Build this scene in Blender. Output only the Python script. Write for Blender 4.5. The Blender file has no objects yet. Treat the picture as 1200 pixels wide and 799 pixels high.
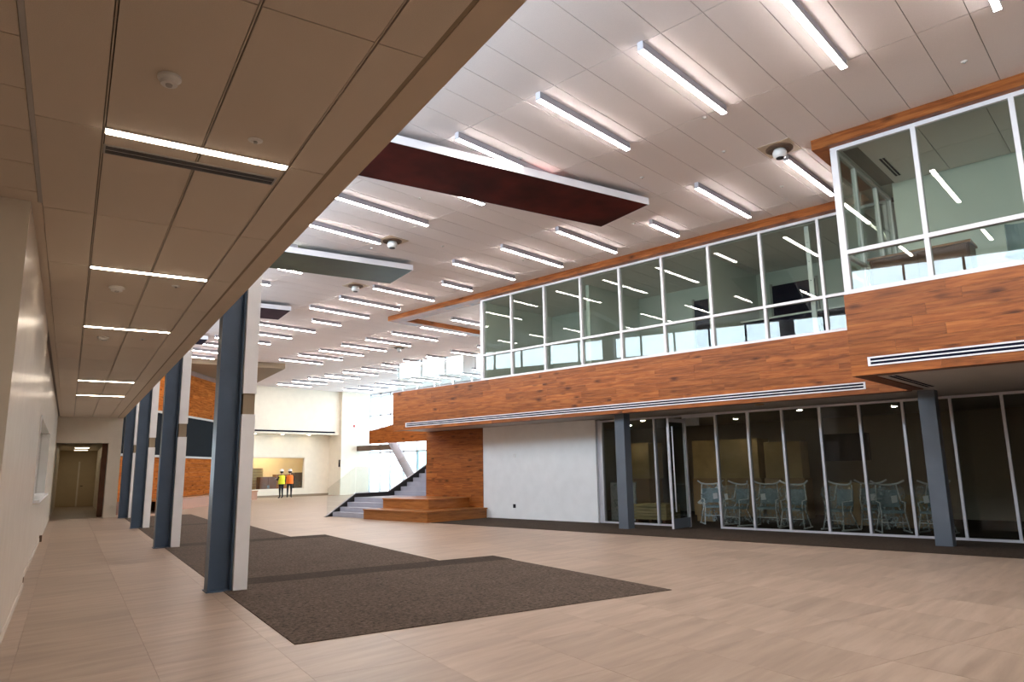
import bpy, bmesh, math, random
from mathutils import Vector, Matrix
random.seed(7)
D = bpy.data
SC = bpy.context.scene
COL = SC.collection
R = math.radians

# ------------------------------------------------------------------ camera
FPX, PITCH, ROLL, YAW, EYE = 820.5, R(10.3), R(1.0), R(47.0), 1.65
_cp, _sp = math.cos(PITCH), math.sin(PITCH)
_r = Vector((1, 0, 0)); _f = Vector((0, _cp, _sp)); _d = Vector((0, _sp, -_cp))
_c, _s = math.cos(ROLL), math.sin(ROLL)
_right, _down = _c * _r + _s * _d, -_s * _r + _c * _d
def _w(v):
    return v.x * Vector((math.cos(YAW), -math.sin(YAW), 0)) + v.y * Vector((math.sin(YAW), math.cos(YAW), 0)) + Vector((0, 0, v.z))
RIGHT, DOWN, FWD = _w(_right), _w(_down), _w(_f)
cam = D.objects.new('camera', D.cameras.new('camera'))
COL.objects.link(cam)
cam.data.sensor_width = 36.0
cam.data.lens = FPX * 36.0 / 1200.0
cam.data.clip_end = 500
cam.matrix_world = Matrix(((RIGHT.x, -DOWN.x, -FWD.x, 0), (RIGHT.y, -DOWN.y, -FWD.y, 0), (RIGHT.z, -DOWN.z, -FWD.z, EYE), (0, 0, 0, 1)))
SC.camera = cam
def project(p):
    v = Vector(p) - Vector((0, 0, EYE))
    z = v.dot(FWD)
    if z < 0.2: return None
    return 600 + FPX * v.dot(RIGHT) / z, 399.5 + FPX * v.dot(DOWN) / z, z

# ------------------------------------------------------------------ world, exposure
SKY = 19.0
world = D.worlds.new('overcast_sky'); SC.world = world; world.use_nodes = True
bg = world.node_tree.nodes['Background']
bg.inputs[0].default_value = (0.74, 0.87, 1.0, 1); bg.inputs[1].default_value = SKY
SC.view_settings.view_transform = 'Standard'
SC.view_settings.look = 'None'
SC.view_settings.gamma = 1.0
SC.view_settings.use_curve_mapping = False
SC.view_settings.exposure = 0.15
LAMP = 64.0            # hall lamp diffusers
LAMP_C = 34.0          # corridor lamps
LAMPCOL = (1.0, 0.90, 0.80)
try:
    SC.cycles.use_denoising = True
    SC.cycles.max_bounces = 8
    SC.cycles.diffuse_bounces = 4
    SC.cycles.transparent_max_bounces = 16
    SC.cycles.sample_clamp_indirect = 6.0
    SC.cycles.caustics_reflective = False
    SC.cycles.caustics_refractive = False
except Exception:
    pass

# corridor frame: t to the right, s along the corridor
A15 = R(14.9)
CN = Vector((math.cos(A15), -math.sin(A15), 0)); CD = Vector((math.sin(A15), math.cos(A15), 0))
def P(t, s, z=0.0): return CN * t + CD * s + Vector((0, 0, z))
def ts(x, y):
    v = Vector((x, y, 0)); return v.dot(CN), v.dot(CD)
ZC, ZH, ZS = 3.95, 7.28, 3.05   # corridor ceiling, hall ceiling, balcony soffit

# ------------------------------------------------------------------ materials
MATS = {}
def new_mat(name):
    m = D.materials.new(name); m.use_nodes = True
    MATS[name] = m
    return m, m.node_tree.nodes, m.node_tree.links, m.node_tree.nodes['Principled BSDF']
def node(ns, typ, **kw):
    n = ns.new(typ)
    for k, v in kw.items():
        if k.startswith('i_'):
            key = k[2:]; key = int(key) if key.isdigit() else key.replace('_', ' ')
            n.inputs[key].default_value = v
        else: setattr(n, k, v)
    return n
def ramp(ns, stops):
    n = ns.new('ShaderNodeValToRGB'); e = n.color_ramp.elements
    while len(e) < len(stops): e.new(0.5)
    for i, (p, c) in enumerate(stops):
        e[i].position = p; e[i].color = (*c, 1)
    return n
def paint(name, col, rough=0.6, var=0.03, metal=0.0, scale=3.0, bump=0.02, spec=0.5):
    m, ns, ln, b = new_mat(name)
    tc = node(ns, 'ShaderNodeNewGeometry')
    nz = node(ns, 'ShaderNodeTexNoise', i_Scale=scale, i_Detail=4.0)
    ln.new(tc.outputs['Position'], nz.inputs['Vector'])
    lo = tuple(c * (1 - var) for c in col); hi = tuple(min(1, c * (1 + var)) for c in col)
    r = ramp(ns, [(0.3, lo), (0.7, hi)])
    ln.new(nz.outputs[0], r.inputs[0]); ln.new(r.outputs[0], b.inputs['Base Color'])
    b.inputs['Roughness'].default_value = rough; b.inputs['Metallic'].default_value = metal
    b.inputs['Specular IOR Level'].default_value = spec
    if bump:
        n2 = node(ns, 'ShaderNodeTexNoise', i_Scale=180.0, i_Detail=2.0)
        ln.new(tc.outputs['Position'], n2.inputs['Vector'])
        bp = node(ns, 'ShaderNodeBump', i_Strength=bump * 4, i_Distance=0.002)
        ln.new(n2.outputs[0], bp.inputs['Height']); ln.new(bp.outputs[0], b.inputs['Normal'])
    return m
def emit(name, col, strength):
    m, ns, ln, b = new_mat(name)
    ns.remove(b)
    e = node(ns, 'ShaderNodeEmission'); e.inputs[0].default_value = (*col, 1); e.inputs[1].default_value = strength
    ln.new(e.outputs[0], ns['Material Output'].inputs[0])
    return m
def glass(name, tint, r0=0.06, rough=0.0):
    m, ns, ln, b = new_mat(name)
    ns.remove(b)
    lw = node(ns, 'ShaderNodeLayerWeight'); lw.inputs[0].default_value = 0.5
    pw = node(ns, 'ShaderNodeMath', operation='POWER'); pw.inputs[1].default_value = 5.0
    ln.new(lw.outputs['Facing'], pw.inputs[0])
    ma = node(ns, 'ShaderNodeMath', operation='MULTIPLY_ADD'); ma.inputs[1].default_value = 1 - r0; ma.inputs[2].default_value = r0
    ln.new(pw.outputs[0], ma.inputs[0])
    tr = node(ns, 'ShaderNodeBsdfTransparent'); tr.inputs[0].default_value = (*tint, 1)
    gl = node(ns, 'ShaderNodeBsdfGlossy'); gl.inputs['Roughness'].default_value = rough
    mx = node(ns, 'ShaderNodeMixShader')
    ln.new(ma.outputs[0], mx.inputs[0]); ln.new(tr.outputs[0], mx.inputs[1]); ln.new(gl.outputs[0], mx.inputs[2])
    ln.new(mx.outputs[0], ns['Material Output'].inputs[0])
    return m
def wood(name, dark, mid, light, rough=0.42, knots=True):
    m, ns, ln, b = new_mat(name)
    g = node(ns, 'ShaderNodeNewGeometry'); oi = node(ns, 'ShaderNodeObjectInfo')
    ad = node(ns, 'ShaderNodeVectorMath', operation='MULTIPLY_ADD')
    ad.inputs[1].default_value = (1, 1, 1)
    sc = node(ns, 'ShaderNodeVectorMath', operation='SCALE'); sc.inputs[3].default_value = 37.0
    cb = node(ns, 'ShaderNodeCombineXYZ')
    for i in range(3): ln.new(oi.outputs['Random'], cb.inputs[i])
    ln.new(cb.outputs[0], sc.inputs[0]); ln.new(g.outputs['Position'], ad.inputs[0]); ln.new(sc.outputs[0], ad.inputs[2])
    mp = node(ns, 'ShaderNodeMapping'); mp.inputs['Scale'].default_value = (0.9, 0.9, 11.0)
    ln.new(ad.outputs[0], mp.inputs[0])
    n1 = node(ns, 'ShaderNodeTexNoise', i_Scale=1.6, i_Detail=7.0, i_Roughness=0.62, i_Distortion=0.6)
    ln.new(mp.outputs[0], n1.inputs['Vector'])
    r1 = ramp(ns, [(0.28, dark), (0.5, mid), (0.74, light)])
    ln.new(n1.outputs[0], r1.inputs[0])
    # every board has its own tone
    hs = node(ns, 'ShaderNodeHueSaturation')
    mr = node(ns, 'ShaderNodeMapRange'); mr.inputs[3].default_value = 0.82; mr.inputs[4].default_value = 1.16
    ln.new(oi.outputs['Random'], mr.inputs[0]); ln.new(mr.outputs[0], hs.inputs['Value'])
    ln.new(r1.outputs[0], hs.inputs['Color'])
    out = hs.outputs[0]
    if knots:
        m2 = node(ns, 'ShaderNodeMapping'); m2.inputs['Scale'].default_value = (1.0, 1.0, 2.4)
        ln.new(ad.outputs[0], m2.inputs[0])
        vo = node(ns, 'ShaderNodeTexVoronoi', i_Scale=1.55)
        n3 = node(ns, 'ShaderNodeTexNoise', i_Scale=7.0)
        ln.new(m2.outputs[0], n3.inputs['Vector'])
        mxv = node(ns, 'ShaderNodeMixRGB', blend_type='MIX'); mxv.inputs[0].default_value = 0.06
        ln.new(m2.outputs[0], mxv.inputs[1]); ln.new(n3.outputs[1], mxv.inputs[2])
        ln.new(mxv.outputs[0], vo.inputs['Vector'])
        kr = ramp(ns, [(0.05, (0.12, 0.12, 0.12)), (0.24, (1, 1, 1))])
        ln.new(vo.outputs['Distance'], kr.inputs[0])
        kd = node(ns, 'ShaderNodeMixRGB', blend_type='MIX')
        kd.inputs[1].default_value = (dark[0] * 0.42, dark[1] * 0.38, dark[2] * 0.35, 1)
        ln.new(kr.outputs[0], kd.inputs[0]); ln.new(out, kd.inputs[2]); out = kd.outputs[0]
    ln.new(out, b.inputs['Base Color'])
    b.inputs['Roughness'].default_value = rough; b.inputs['Specular IOR Level'].default_value = 0.25
    bp = node(ns, 'ShaderNodeBump', i_Strength=0.15, i_Distance=0.004)
    ln.new(n1.outputs[0], bp.inputs['Height']); ln.new(bp.outputs[0], b.inputs['Normal'])
    return m
def tile_mat(name, col, rough, speck=0.06, scale=220.0, rnd=0.03, spec=0.3):
    m, ns, ln, b = new_mat(name)
    g = node(ns, 'ShaderNodeNewGeometry'); oi = node(ns, 'ShaderNodeObjectInfo')
    nz = node(ns, 'ShaderNodeTexNoise', i_Scale=scale, i_Detail=2.0)
    ln.new(g.outputs['Position'], nz.inputs['Vector'])
    r = ramp(ns, [(0.35, tuple(c * (1 - speck) for c in col)), (0.65, tuple(c * (1 + speck) for c in col))])
    ln.new(nz.outputs[0], r.inputs[0])
    hs = node(ns, 'ShaderNodeHueSaturation')
    mr = node(ns, 'ShaderNodeMapRange'); mr.inputs[3].default_value = 1 - rnd; mr.inputs[4].default_value = 1 + rnd
    ln.new(oi.outputs['Random'], mr.inputs[0]); ln.new(mr.outputs[0], hs.inputs['Value'])
    ln.new(r.outputs[0], hs.inputs['Color']); ln.new(hs.outputs[0], b.inputs['Base Color'])
    b.inputs['Roughness'].default_value = rough; b.inputs['Specular IOR Level'].default_value = spec
    return m
def floor_mat(name):
    m, ns, ln, b = new_mat(name)
    g = node(ns, 'ShaderNodeNewGeometry'); oi = node(ns, 'ShaderNodeObjectInfo')
    mp = node(ns, 'ShaderNodeMapping'); mp.inputs['Rotation'].default_value = (0, 0, A15); mp.inputs['Scale'].default_value = (0.55, 5.0, 1)
    ln.new(g.outputs['Position'], mp.inputs[0])
    ad = node(ns, 'ShaderNodeVectorMath', operation='ADD')
    cb = node(ns, 'ShaderNodeCombineXYZ'); sc = node(ns, 'ShaderNodeMath', operation='MULTIPLY'); sc.inputs[1].default_value = 53.0
    ln.new(oi.outputs['Random'], sc.inputs[0])
    for i in range(3): ln.new(sc.outputs[0], cb.inputs[i])
    ln.new(mp.outputs[0], ad.inputs[0]); ln.new(cb.outputs[0], ad.inputs[1])
    n1 = node(ns, 'ShaderNodeTexNoise', i_Scale=1.3, i_Detail=8.0, i_Roughness=0.6, i_Distortion=0.35)
    ln.new(ad.outputs[0], n1.inputs['Vector'])
    r = ramp(ns, [(0.22, (0.240, 0.174, 0.127)), (0.5, (0.355, 0.265, 0.200)), (0.78, (0.455, 0.354, 0.276))])
    ln.new(n1.outputs[0], r.inputs[0])
    hs = node(ns, 'ShaderNodeHueSaturation')
    mr = node(ns, 'ShaderNodeMapRange'); mr.inputs[3].default_value = 0.90; mr.inputs[4].default_value = 1.08
    ln.new(oi.outputs['Random'], mr.inputs[0]); ln.new(mr.outputs[0], hs.inputs['Value'])
    ln.new(r.outputs[0], hs.inputs['Color']); ln.new(hs.outputs[0], b.inputs['Base Color'])
    rr = node(ns, 'ShaderNodeMapRange'); rr.inputs[3].default_value = 0.34; rr.inputs[4].default_value = 0.5
    ln.new(n1.outputs[0], rr.inputs[0]); ln.new(rr.outputs[0], b.inputs['Roughness'])
    b.inputs['Specular IOR Level'].default_value = 0.45
    return m
def carpet_mat(name, a, c):
    m, ns, ln, b = new_mat(name)
    g = node(ns, 'ShaderNodeNewGeometry')
    n1 = node(ns, 'ShaderNodeTexNoise', i_Scale=20.0, i_Detail=7.0, i_Roughness=0.85)
    n2 = node(ns, 'ShaderNodeTexNoise', i_Scale=2.0, i_Detail=2.0)
    ln.new(g.outputs['Position'], n1.inputs['Vector']); ln.new(g.outputs['Position'], n2.inputs['Vector'])
    r = ramp(ns, [(0.36, a), (0.64, c)])
    ln.new(n1.outputs[0], r.inputs[0])
    r2 = ramp(ns, [(0.3, (0.88, 0.88, 0.88)), (0.7, (1.05, 1.05, 1.05))]); ln.new(n2.outputs[0], r2.inputs[0])
    mx = node(ns, 'ShaderNodeMixRGB', blend_type='MULTIPLY'); mx.inputs[0].default_value = 1
    ln.new(r.outputs[0], mx.inputs[1]); ln.new(r2.outputs[0], mx.inputs[2]); ln.new(mx.outputs[0], b.inputs['Base Color'])
    b.inputs['Roughness'].default_value = 0.95; b.inputs['Specular IOR Level'].default_value = 0.1
    bp = node(ns, 'ShaderNodeBump', i_Strength=0.6, i_Distance=0.006)
    ln.new(n1.outputs[0], bp.inputs['Height']); ln.new(bp.outputs[0], b.inputs['Normal'])
    return m

M_WALL = paint('warm_white_paint', (0.74, 0.68, 0.58), 0.45)
M_WALLG = paint('semi_gloss_wall_paint', (0.72, 0.66, 0.57), 0.27, bump=0.01)
M_WHITE = paint('white_wall_paint', (0.84, 0.845, 0.865), 0.5)
M_CREAM = paint('cream_wall_paint', (0.82, 0.76, 0.64), 0.55)
M_TAUPE = paint('taupe_paint', (0.30, 0.235, 0.165), 0.7, spec=0.2)
M_SOFFIT = paint('tan_soffit_paint', (0.60, 0.49, 0.37), 0.6)
M_GREENISH = paint('pale_green_grey_paint', (0.66, 0.68, 0.63), 0.6)
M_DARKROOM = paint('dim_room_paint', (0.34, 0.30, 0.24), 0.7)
M_GREYSOFF = paint('grey_soffit_panel', (0.42, 0.40, 0.38), 0.5)
M_GRID = paint('ceiling_grid_paint', (0.20, 0.17, 0.15), 0.6, bump=0)
M_TILE = tile_mat('hall_ceiling_tile', (0.89, 0.84, 0.845), 0.9, speck=0.04, rnd=0.01, spec=0.08)
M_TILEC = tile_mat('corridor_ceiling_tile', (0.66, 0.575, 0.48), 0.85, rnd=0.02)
M_FLOOR = floor_mat('beige_stone_tile')
M_GROUT = paint('floor_grout', (0.26, 0.20, 0.155), 0.8, bump=0)
M_CARPET = carpet_mat('brown_loop_carpet', (0.018, 0.013, 0.010), (0.165, 0.123, 0.096))
M_CARPD = carpet_mat('dark_carpet_stripe', (0.026, 0.019, 0.014), (0.075, 0.055, 0.042))
M_WOOD = wood('orange_timber_plank', (0.145, 0.038, 0.007), (0.305, 0.090, 0.019), (0.46, 0.162, 0.040))
M_WOODS = wood('matt_stage_timber', (0.17, 0.042, 0.006), (0.34, 0.098, 0.017), (0.50, 0.175, 0.036), 0.85)
M_WOODS.node_tree.nodes['Principled BSDF'].inputs['Specular IOR Level'].default_value = 0.04
M_WOODT = wood('polished_timber_step', (0.20, 0.065, 0.015), (0.33, 0.12, 0.030), (0.44, 0.175, 0.05), 0.3, False)
M_STEEL = paint('slate_blue_steel_paint', (0.066, 0.104, 0.165), 0.40, 0.08, spec=0.4)
M_STEELG = paint('grey_blue_column_paint', (0.095, 0.115, 0.145), 0.4, 0.06)
M_ALU = paint('silver_aluminium', (0.62, 0.62, 0.68), 0.38, metal=0.35, bump=0)
M_WHITEFR = paint('white_aluminium_frame', (0.80, 0.79, 0.83), 0.4, bump=0)
M_CHROME = paint('brushed_steel', (0.62, 0.62, 0.64), 0.25, metal=1.0, bump=0)
M_BLACK = paint('black_paint', (0.012, 0.012, 0.013), 0.45, bump=0)
M_DARK = paint('dark_slot', (0.010, 0.011, 0.024), 0.8, bump=0, spec=0.05)
M_HOUS = paint('grey_lamp_housing', (0.34, 0.33, 0.37), 0.5, bump=0)
M_PLASTIC = paint('white_plastic', (0.78, 0.77, 0.75), 0.4, bump=0)
M_RED = paint('dark_red_acoustic_board', (0.075, 0.010, 0.007), 0.7, 0.45, scale=1.2, spec=0.12)
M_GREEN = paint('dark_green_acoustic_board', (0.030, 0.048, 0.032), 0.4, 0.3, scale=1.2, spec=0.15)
M_PURPLE = paint('dark_plum_acoustic_board', (0.055, 0.030, 0.050), 0.7, 0.2, spec=0.12)
M_NAVY = paint('dark_navy_acoustic_board', (0.020, 0.024, 0.050), 0.7, 0.2, spec=0.12)
M_STEP = paint('grey_stair_tread', (0.34, 0.34, 0.40), 0.6, 0.06)
M_SCREEN = paint('dark_grey_stage_recess', (0.016, 0.019, 0.023), 0.9, spec=0.03)
M_PINK = paint('pale_pink_board', (0.46, 0.23, 0.15), 0.6)
M_CARDB = paint('cardboard', (0.36, 0.24, 0.12), 0.8, 0.1)
M_PLY = paint('pale_plywood', (0.50, 0.38, 0.18), 0.7, 0.12)
M_DKWOOD = paint('dark_brown_furniture', (0.15, 0.055, 0.025), 0.5, 0.2)
M_DOORTAN = paint('tan_door', (0.50, 0.40, 0.27), 0.5)
M_BROWN = paint('brown_rubber_base', (0.11, 0.065, 0.04), 0.6, bump=0)
M_SKIN = paint('skin', (0.50, 0.31, 0.22), 0.6, bump=0)
M_CLOTH = paint('black_cloth', (0.012, 0.012, 0.014), 0.9)
M_MAROON = paint('maroon_cloth', (0.06, 0.015, 0.02), 0.9)
M_VESTY = paint('yellow_safety_vest', (0.80, 0.82, 0.03), 0.7)
M_VESTO = paint('orange_safety_vest', (0.90, 0.20, 0.02), 0.7)
M_HELM = paint('white_helmet', (0.85, 0.85, 0.85), 0.3, bump=0)
M_CHAIRG = paint('grey_blue_chair_mesh', (0.22, 0.31, 0.34), 0.6)
M_TUBE = paint('pale_tube', (0.72, 0.75, 0.76), 0.35, bump=0)
M_PAPER = paint('white_card', (0.75, 0.76, 0.78), 0.7, bump=0)
M_TEAL = glass('teal_tinted_glass', (0.32, 0.44, 0.44), 0.06)
M_CURT = glass('tinted_curtain_glass', (0.52, 0.55, 0.55), 0.04)
M_GLASS = glass('clear_grey_green_glass', (0.80, 0.84, 0.80), 0.042)
M_GLASSD = glass('dark_storefront_glass', (0.74, 0.76, 0.74), 0.025)
M_GUARD = glass('clear_guard_glass', (0.965, 0.985, 0.975), 0.07)
M_CLEAR = glass('clear_window_glass', (0.95, 0.97, 0.97), 0.006)
M_LAMP = emit('hall_lamp_diffuser', (1.0, 0.90, 0.84), LAMP)
M_LAMPC = emit('corridor_lamp_diffuser', (1.0, 0.84, 0.66), LAMP_C)
M_LAMPP = emit('passage_lamp_diffuser', (1.0, 0.86, 0.62), 6.0)
M_DOWN = emit('downlight_glow', (1.0, 0.86, 0.66), 120.0)
M_DOWN2 = emit('downlight_glow_warm', (1.0, 0.80, 0.52), 40.0)
# stretched plastic film over the chairs
def film_mat():
    m, ns, ln, b = new_mat('cloudy_plastic_film')
    b.inputs['Base Color'].default_value = (0.50, 0.62, 0.66, 1); b.inputs['Roughness'].default_value = 0.15
    g = node(ns, 'ShaderNodeNewGeometry'); nz = node(ns, 'ShaderNodeTexNoise', i_Scale=9.0, i_Detail=3.0, i_Distortion=2.0)
    ln.new(g.outputs['Position'], nz.inputs['Vector'])
    r = ramp(ns, [(0.52, (0.02, 0.02, 0.02)), (0.66, (0.7, 0.7, 0.7))]); ln.new(nz.outputs[0], r.inputs[0])
    tr = node(ns, 'ShaderNodeBsdfTransparent'); mx = node(ns, 'ShaderNodeMixShader')
    ln.new(r.outputs[0], mx.inputs[0]); ln.new(tr.outputs[0], mx.inputs[1]); ln.new(b.outputs[0], mx.inputs[2])
    ln.new(mx.outputs[0], ns['Material Output'].inputs[0])
    bp = node(ns, 'ShaderNodeBump', i_Strength=0.8, i_Distance=0.02); ln.new(nz.outputs[0], bp.inputs['Height']); ln.new(bp.outputs[0], b.inputs['Normal'])
    return m
M_FILM = film_mat()

# ------------------------------------------------------------------ object helpers
def tag(o, label=None, cat=None, group=None, kind=None):
    if label: o['label'] = label
    if cat: o['category'] = cat
    if group: o['group'] = group
    if kind: o['kind'] = kind
    return o
def link(name, me, parent=None, loc=None, rz=None):
    o = D.objects.new(name, me); COL.objects.link(o)
    if parent is not None: o.parent = parent
    if loc is not None: o.location = loc
    if rz is not None: o.rotation_euler = (0, 0, rz)
    return o
def empty(name, loc=(0, 0, 0), rz=0.0, parent=None):
    o = link(name, None, parent, loc, rz); o.empty_display_size = 0.2
    return o
class MB:
    def __init__(s): s.v = []; s.f = []; s.m = []
    def add(s, vs, fs, mi=0):
        n = len(s.v); s.v += [tuple(v) for v in vs]; s.f += [tuple(i + n for i in f) for f in fs]; s.m += [mi] * len(fs); return s
    def box(s, x0, x1, y0, y1, z0, z1, mi=0):
        vs = [(x, y, z) for z in (z0, z1) for y in (y0, y1) for x in (x0, x1)]
        return s.add(vs, [(0, 2, 3, 1), (4, 5, 7, 6), (0, 1, 5, 4), (2, 6, 7, 3), (0, 4, 6, 2), (1, 3, 7, 5)], mi)
    def prism(s, poly, d, mi=0):        # poly: 3D points, d: offset vector
        n = len(poly); d = Vector(d)
        a = [Vector(p) for p in poly]; b = [p + d for p in a]
        nrm = sum(((a[i] - a[0]).cross(a[(i + 1) % n] - a[0]) for i in range(1, n - 1)), Vector((0, 0, 0)))
        fl = nrm.dot(d) > 0
        bot = tuple(range(n)); top = tuple(range(n, 2 * n))
        fs = [bot[::-1] if fl else bot, top if fl else top[::-1]]
        for i in range(n):
            j = (i + 1) % n
            q = (i, j, n + j, n + i)
            fs.append(q if fl else q[::-1])
        return s.add(a + b, fs, mi)
    def tube(s, pts, r, seg=8, mi=0, cap=True):
        pts = [Vector(p) for p in pts]; rs = r if isinstance(r, (list, tuple)) else [r] * len(pts)
        n0 = len(s.v); prev = None
        for i, p in enumerate(pts):
            d = (pts[min(i + 1, len(pts) - 1)] - pts[max(i - 1, 0)]).normalized()
            u = d.cross(Vector((0, 0, 1)) if abs(d.z) < 0.95 else Vector((1, 0, 0))).normalized()
            if prev is not None:
                u = (prev - d * prev.dot(d)).normalized()
            prev = u; w = d.cross(u)
            for k in range(seg):
                a = 2 * math.pi * k / seg
                s.v.append(tuple(p + rs[i] * (math.cos(a) * u + math.sin(a) * w)))
        for i in range(len(pts) - 1):
            for k in range(seg):
                a, b2 = n0 + i * seg + k, n0 + i * seg + (k + 1) % seg
                s.f.append((a, b2, b2 + seg, a + seg)); s.m.append(mi)
        if cap:
            s.f.append(tuple(n0 + k for k in range(seg))[::-1]); s.m.append(mi)
            e = n0 + (len(pts) - 1) * seg
            s.f.append(tuple(e + k for k in range(seg))); s.m.append(mi)
        return s
    def lathe(s, prof, seg=20, mi=0, c=(0, 0, 0)):   # (r, z) profile
        n0 = len(s.v); cx, cy, cz = c
        for r, z in prof:
            for k in range(seg):
                a = 2 * math.pi * k / seg
                s.v.append((cx + r * math.cos(a), cy + r * math.sin(a), cz + z))
        for i in range(len(prof) - 1):
            for k in range(seg):
                a, b2 = n0 + i * seg + k, n0 + i * seg + (k + 1) % seg
                s.f.append((a, b2, b2 + seg, a + seg)); s.m.append(mi)
        s.f.append(tuple(n0 + k for k in range(seg))[::-1]); s.m.append(mi)
        e = n0 + (len(prof) - 1) * seg
        s.f.append(tuple(e + k for k in range(seg))); s.m.append(mi)
        return s
    def mesh(s, name, mats, smooth=False):
        me = D.meshes.new(name); me.from_pydata(s.v, [], s.f)
        for m in (mats if isinstance(mats, (list, tuple)) else [mats]): me.materials.append(m)
        me.polygons.foreach_set('material_index', s.m)
        if smooth: me.polygons.foreach_set('use_smooth', [True] * len(s.f))
        bm = bmesh.new(); bm.from_mesh(me); bmesh.ops.recalc_face_normals(bm, faces=bm.faces); bm.to_mesh(me); bm.free()
        me.update()
        return me
    def build(s, name, mats, parent=None, loc=None, rz=None, smooth=False):
        return link(name, s.mesh(name, mats, smooth), parent, loc, rz)
def box(name, b, mat, parent=None, rz=None, loc=None):
    return MB().box(*b).build(name, mat, parent, loc, rz)
_unit = {}
def ubox(name, b, mat, parent=None):     # many alike pieces share one cube mesh
    if mat.name not in _unit:
        _unit[mat.name] = MB().box(-.5, .5, -.5, .5, -.5, .5).mesh('piece_' + mat.name, mat)
    o = link(name, _unit[mat.name], parent, ((b[0] + b[1]) / 2, (b[2] + b[3]) / 2, (b[4] + b[5]) / 2))
    o.scale = (b[1] - b[0], b[3] - b[2], b[5] - b[4])
    return o
def struct(name, b, mat, rz=None):
    return tag(box(name, b, mat, None, rz), kind='structure')
def copy_tree(o, parent=None):
    c = o.copy(); COL.objects.link(c); c.parent = parent
    for ch in list(o.children): copy_tree(ch, c)
    return c
def clip(poly, a, b, c):                 # keep a*x + b*y >= c
    out = []
    for i in range(len(poly)):
        p, q = poly[i], poly[(i + 1) % len(poly)]
        dp, dq = a * p[0] + b * p[1] - c, a * q[0] + b * q[1] - c
        if dp >= 0: out.append(p)
        if (dp >= 0) != (dq >= 0):
            k = dp / (dp - dq); out.append((p[0] + k * (q[0] - p[0]), p[1] + k * (q[1] - p[1])))
    return out
def area(p):
    return abs(sum(p[i][0] * p[(i + 1) % len(p)][1] - p[(i + 1) % len(p)][0] * p[i][1] for i in range(len(p)))) / 2
def in_view(pts, m=25):
    q = [project(p) for p in pts]; q = [p for p in q if p]
    if not q: return False
    x0, x1 = min(p[0] for p in q), max(p[0] for p in q); y0, y1 = min(p[1] for p in q), max(p[1] for p in q)
    return x1 > -m and x0 < 1200 + m and y1 > -m and y0 < 799 + m

RZ = -A15        # rotation of anything built in corridor coordinates

# ================================================================== FLOOR
floor = struct('floor', (-8, 34, -12, 52, -0.12, -0.006), M_GROUT)
TS, TT, G = 1.2, 1.05, 0.0011
cells = []
for i in range(-3, 32):
    for j in range(-8, 41):
        t0, s0 = 0.77 + (i - 1) * TT, 0.05 + j * TS
        if s0 > 33.2 and t0 < 1.6 and t0 > 3: continue
        c = P(t0 + TT / 2, s0 + TS / 2)
        if c.x > 17.6 and c.y < 17.3: continue
        if c.x > 31 or c.y > 45 or c.y < -7 or c.x - c.y < -24.5 and t0 > 2.2: continue
        pts = [P(t0 + a * TT, s0 + b * TS) for a in (0, 1) for b in (0, 1)]
        cells.append((not in_view(pts), c.length, t0, s0))
cells.sort()
tile_me = MB().box(-(TT / 2 - G), TT / 2 - G, -(TS / 2 - G), TS / 2 - G, -0.008, 0).mesh('floor_tile', M_FLOOR)
rest = MB()
for n, (hid, dist, t0, s0) in enumerate(cells):
    if n < 290 and not hid:
        link('floor_tile', tile_me, floor, P(t0 + TT / 2, s0 + TS / 2), RZ)
    else:
        q = [P(t0 + G, s0 + G), P(t0 + TT - G, s0 + G), P(t0 + TT - G, s0 + TS - G), P(t0 + G, s0 + TS - G)]
        rest.prism([(v.x, v.y, -0.008) for v in q], (0, 0, 0.008))
tag(rest.build('floor_tile_field', M_FLOOR, floor), kind='stuff')

# carpets laid into the floor
cr = empty('carpet', P(4.5, 12), RZ)
tag(cr, 'stepped brown loop carpet with dark cross stripes beside the steel columns', 'carpet')
def cpart(name, t0, t1, s0, s1, mat):
    MB().box(t0 - 4.5, t1 - 4.5, s0 - 12, s1 - 12, 0.0, 0.008).build(name, mat, cr)
cpart('carpet_field', 2.0, 7.02, 7.26, 11.40, M_CARPET)
cpart('carpet_stripe', 2.0, 7.06, 11.40, 12.08, M_CARPD)
cpart('carpet_field', 2.0, 5.92, 12.08, 18.25, M_CARPET)
cpart('carpet_stripe', 2.0, 5.92, 18.25, 18.95, M_CARPD)
cpart('carpet_field', 2.0, 5.02, 18.95, 25.60, M_CARPET)
cpart('carpet_stripe', 2.0, 5.02, 25.60, 26.10, M_CARPD)
cpart('carpet_field', 2.0, 4.45, 26.10, 32.40, M_CARPET)
tag(box('carpet_strip', (14.82, 17.46, -7.9, 17.46, 0.0, 0.009), M_CARPD), 'long dark brown carpet strip in front of the glass storefront', 'carpet')

# ================================================================== CORRIDOR SHELL
def cstruct(name, b, mat): return struct(name, b, mat, RZ)
wl = cstruct('wall_left', (-0.75, -0.45, 6.92, 13.2, 0, ZC + 0.3), M_WALLG)
cstruct('wall_left_far_low', (-0.80, -0.50, 13.2, 33.2, 0, 1.18), M_WALLG)
cstruct('wall_left_far_high', (-0.80, -0.50, 13.2, 33.2, 2.75, ZC + 0.3), M_WALLG)
for a, b2 in ((13.2, 15.4), (22.2, 33.2)):
    cstruct('wall_left_pier', (-0.80, -0.50, a, b2, 1.18, 2.75), M_WALLG)
cstruct('wall_left_back', (-2.6, -2.5, 13.0, 24.0, 0, ZC + 0.3), M_WALL)
wn = tag(empty('window_4', P(-0.5, 18.8, 1.18), RZ), kind='structure')
box('window_sill', (-0.30, 0.10, -3.4, 3.4, 0.0, 0.05), M_WHITE, wn)
box('window_jamb', (-0.28, 0.02, 3.34, 3.4, 0.05, 1.57), M_WHITE, wn)
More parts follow.
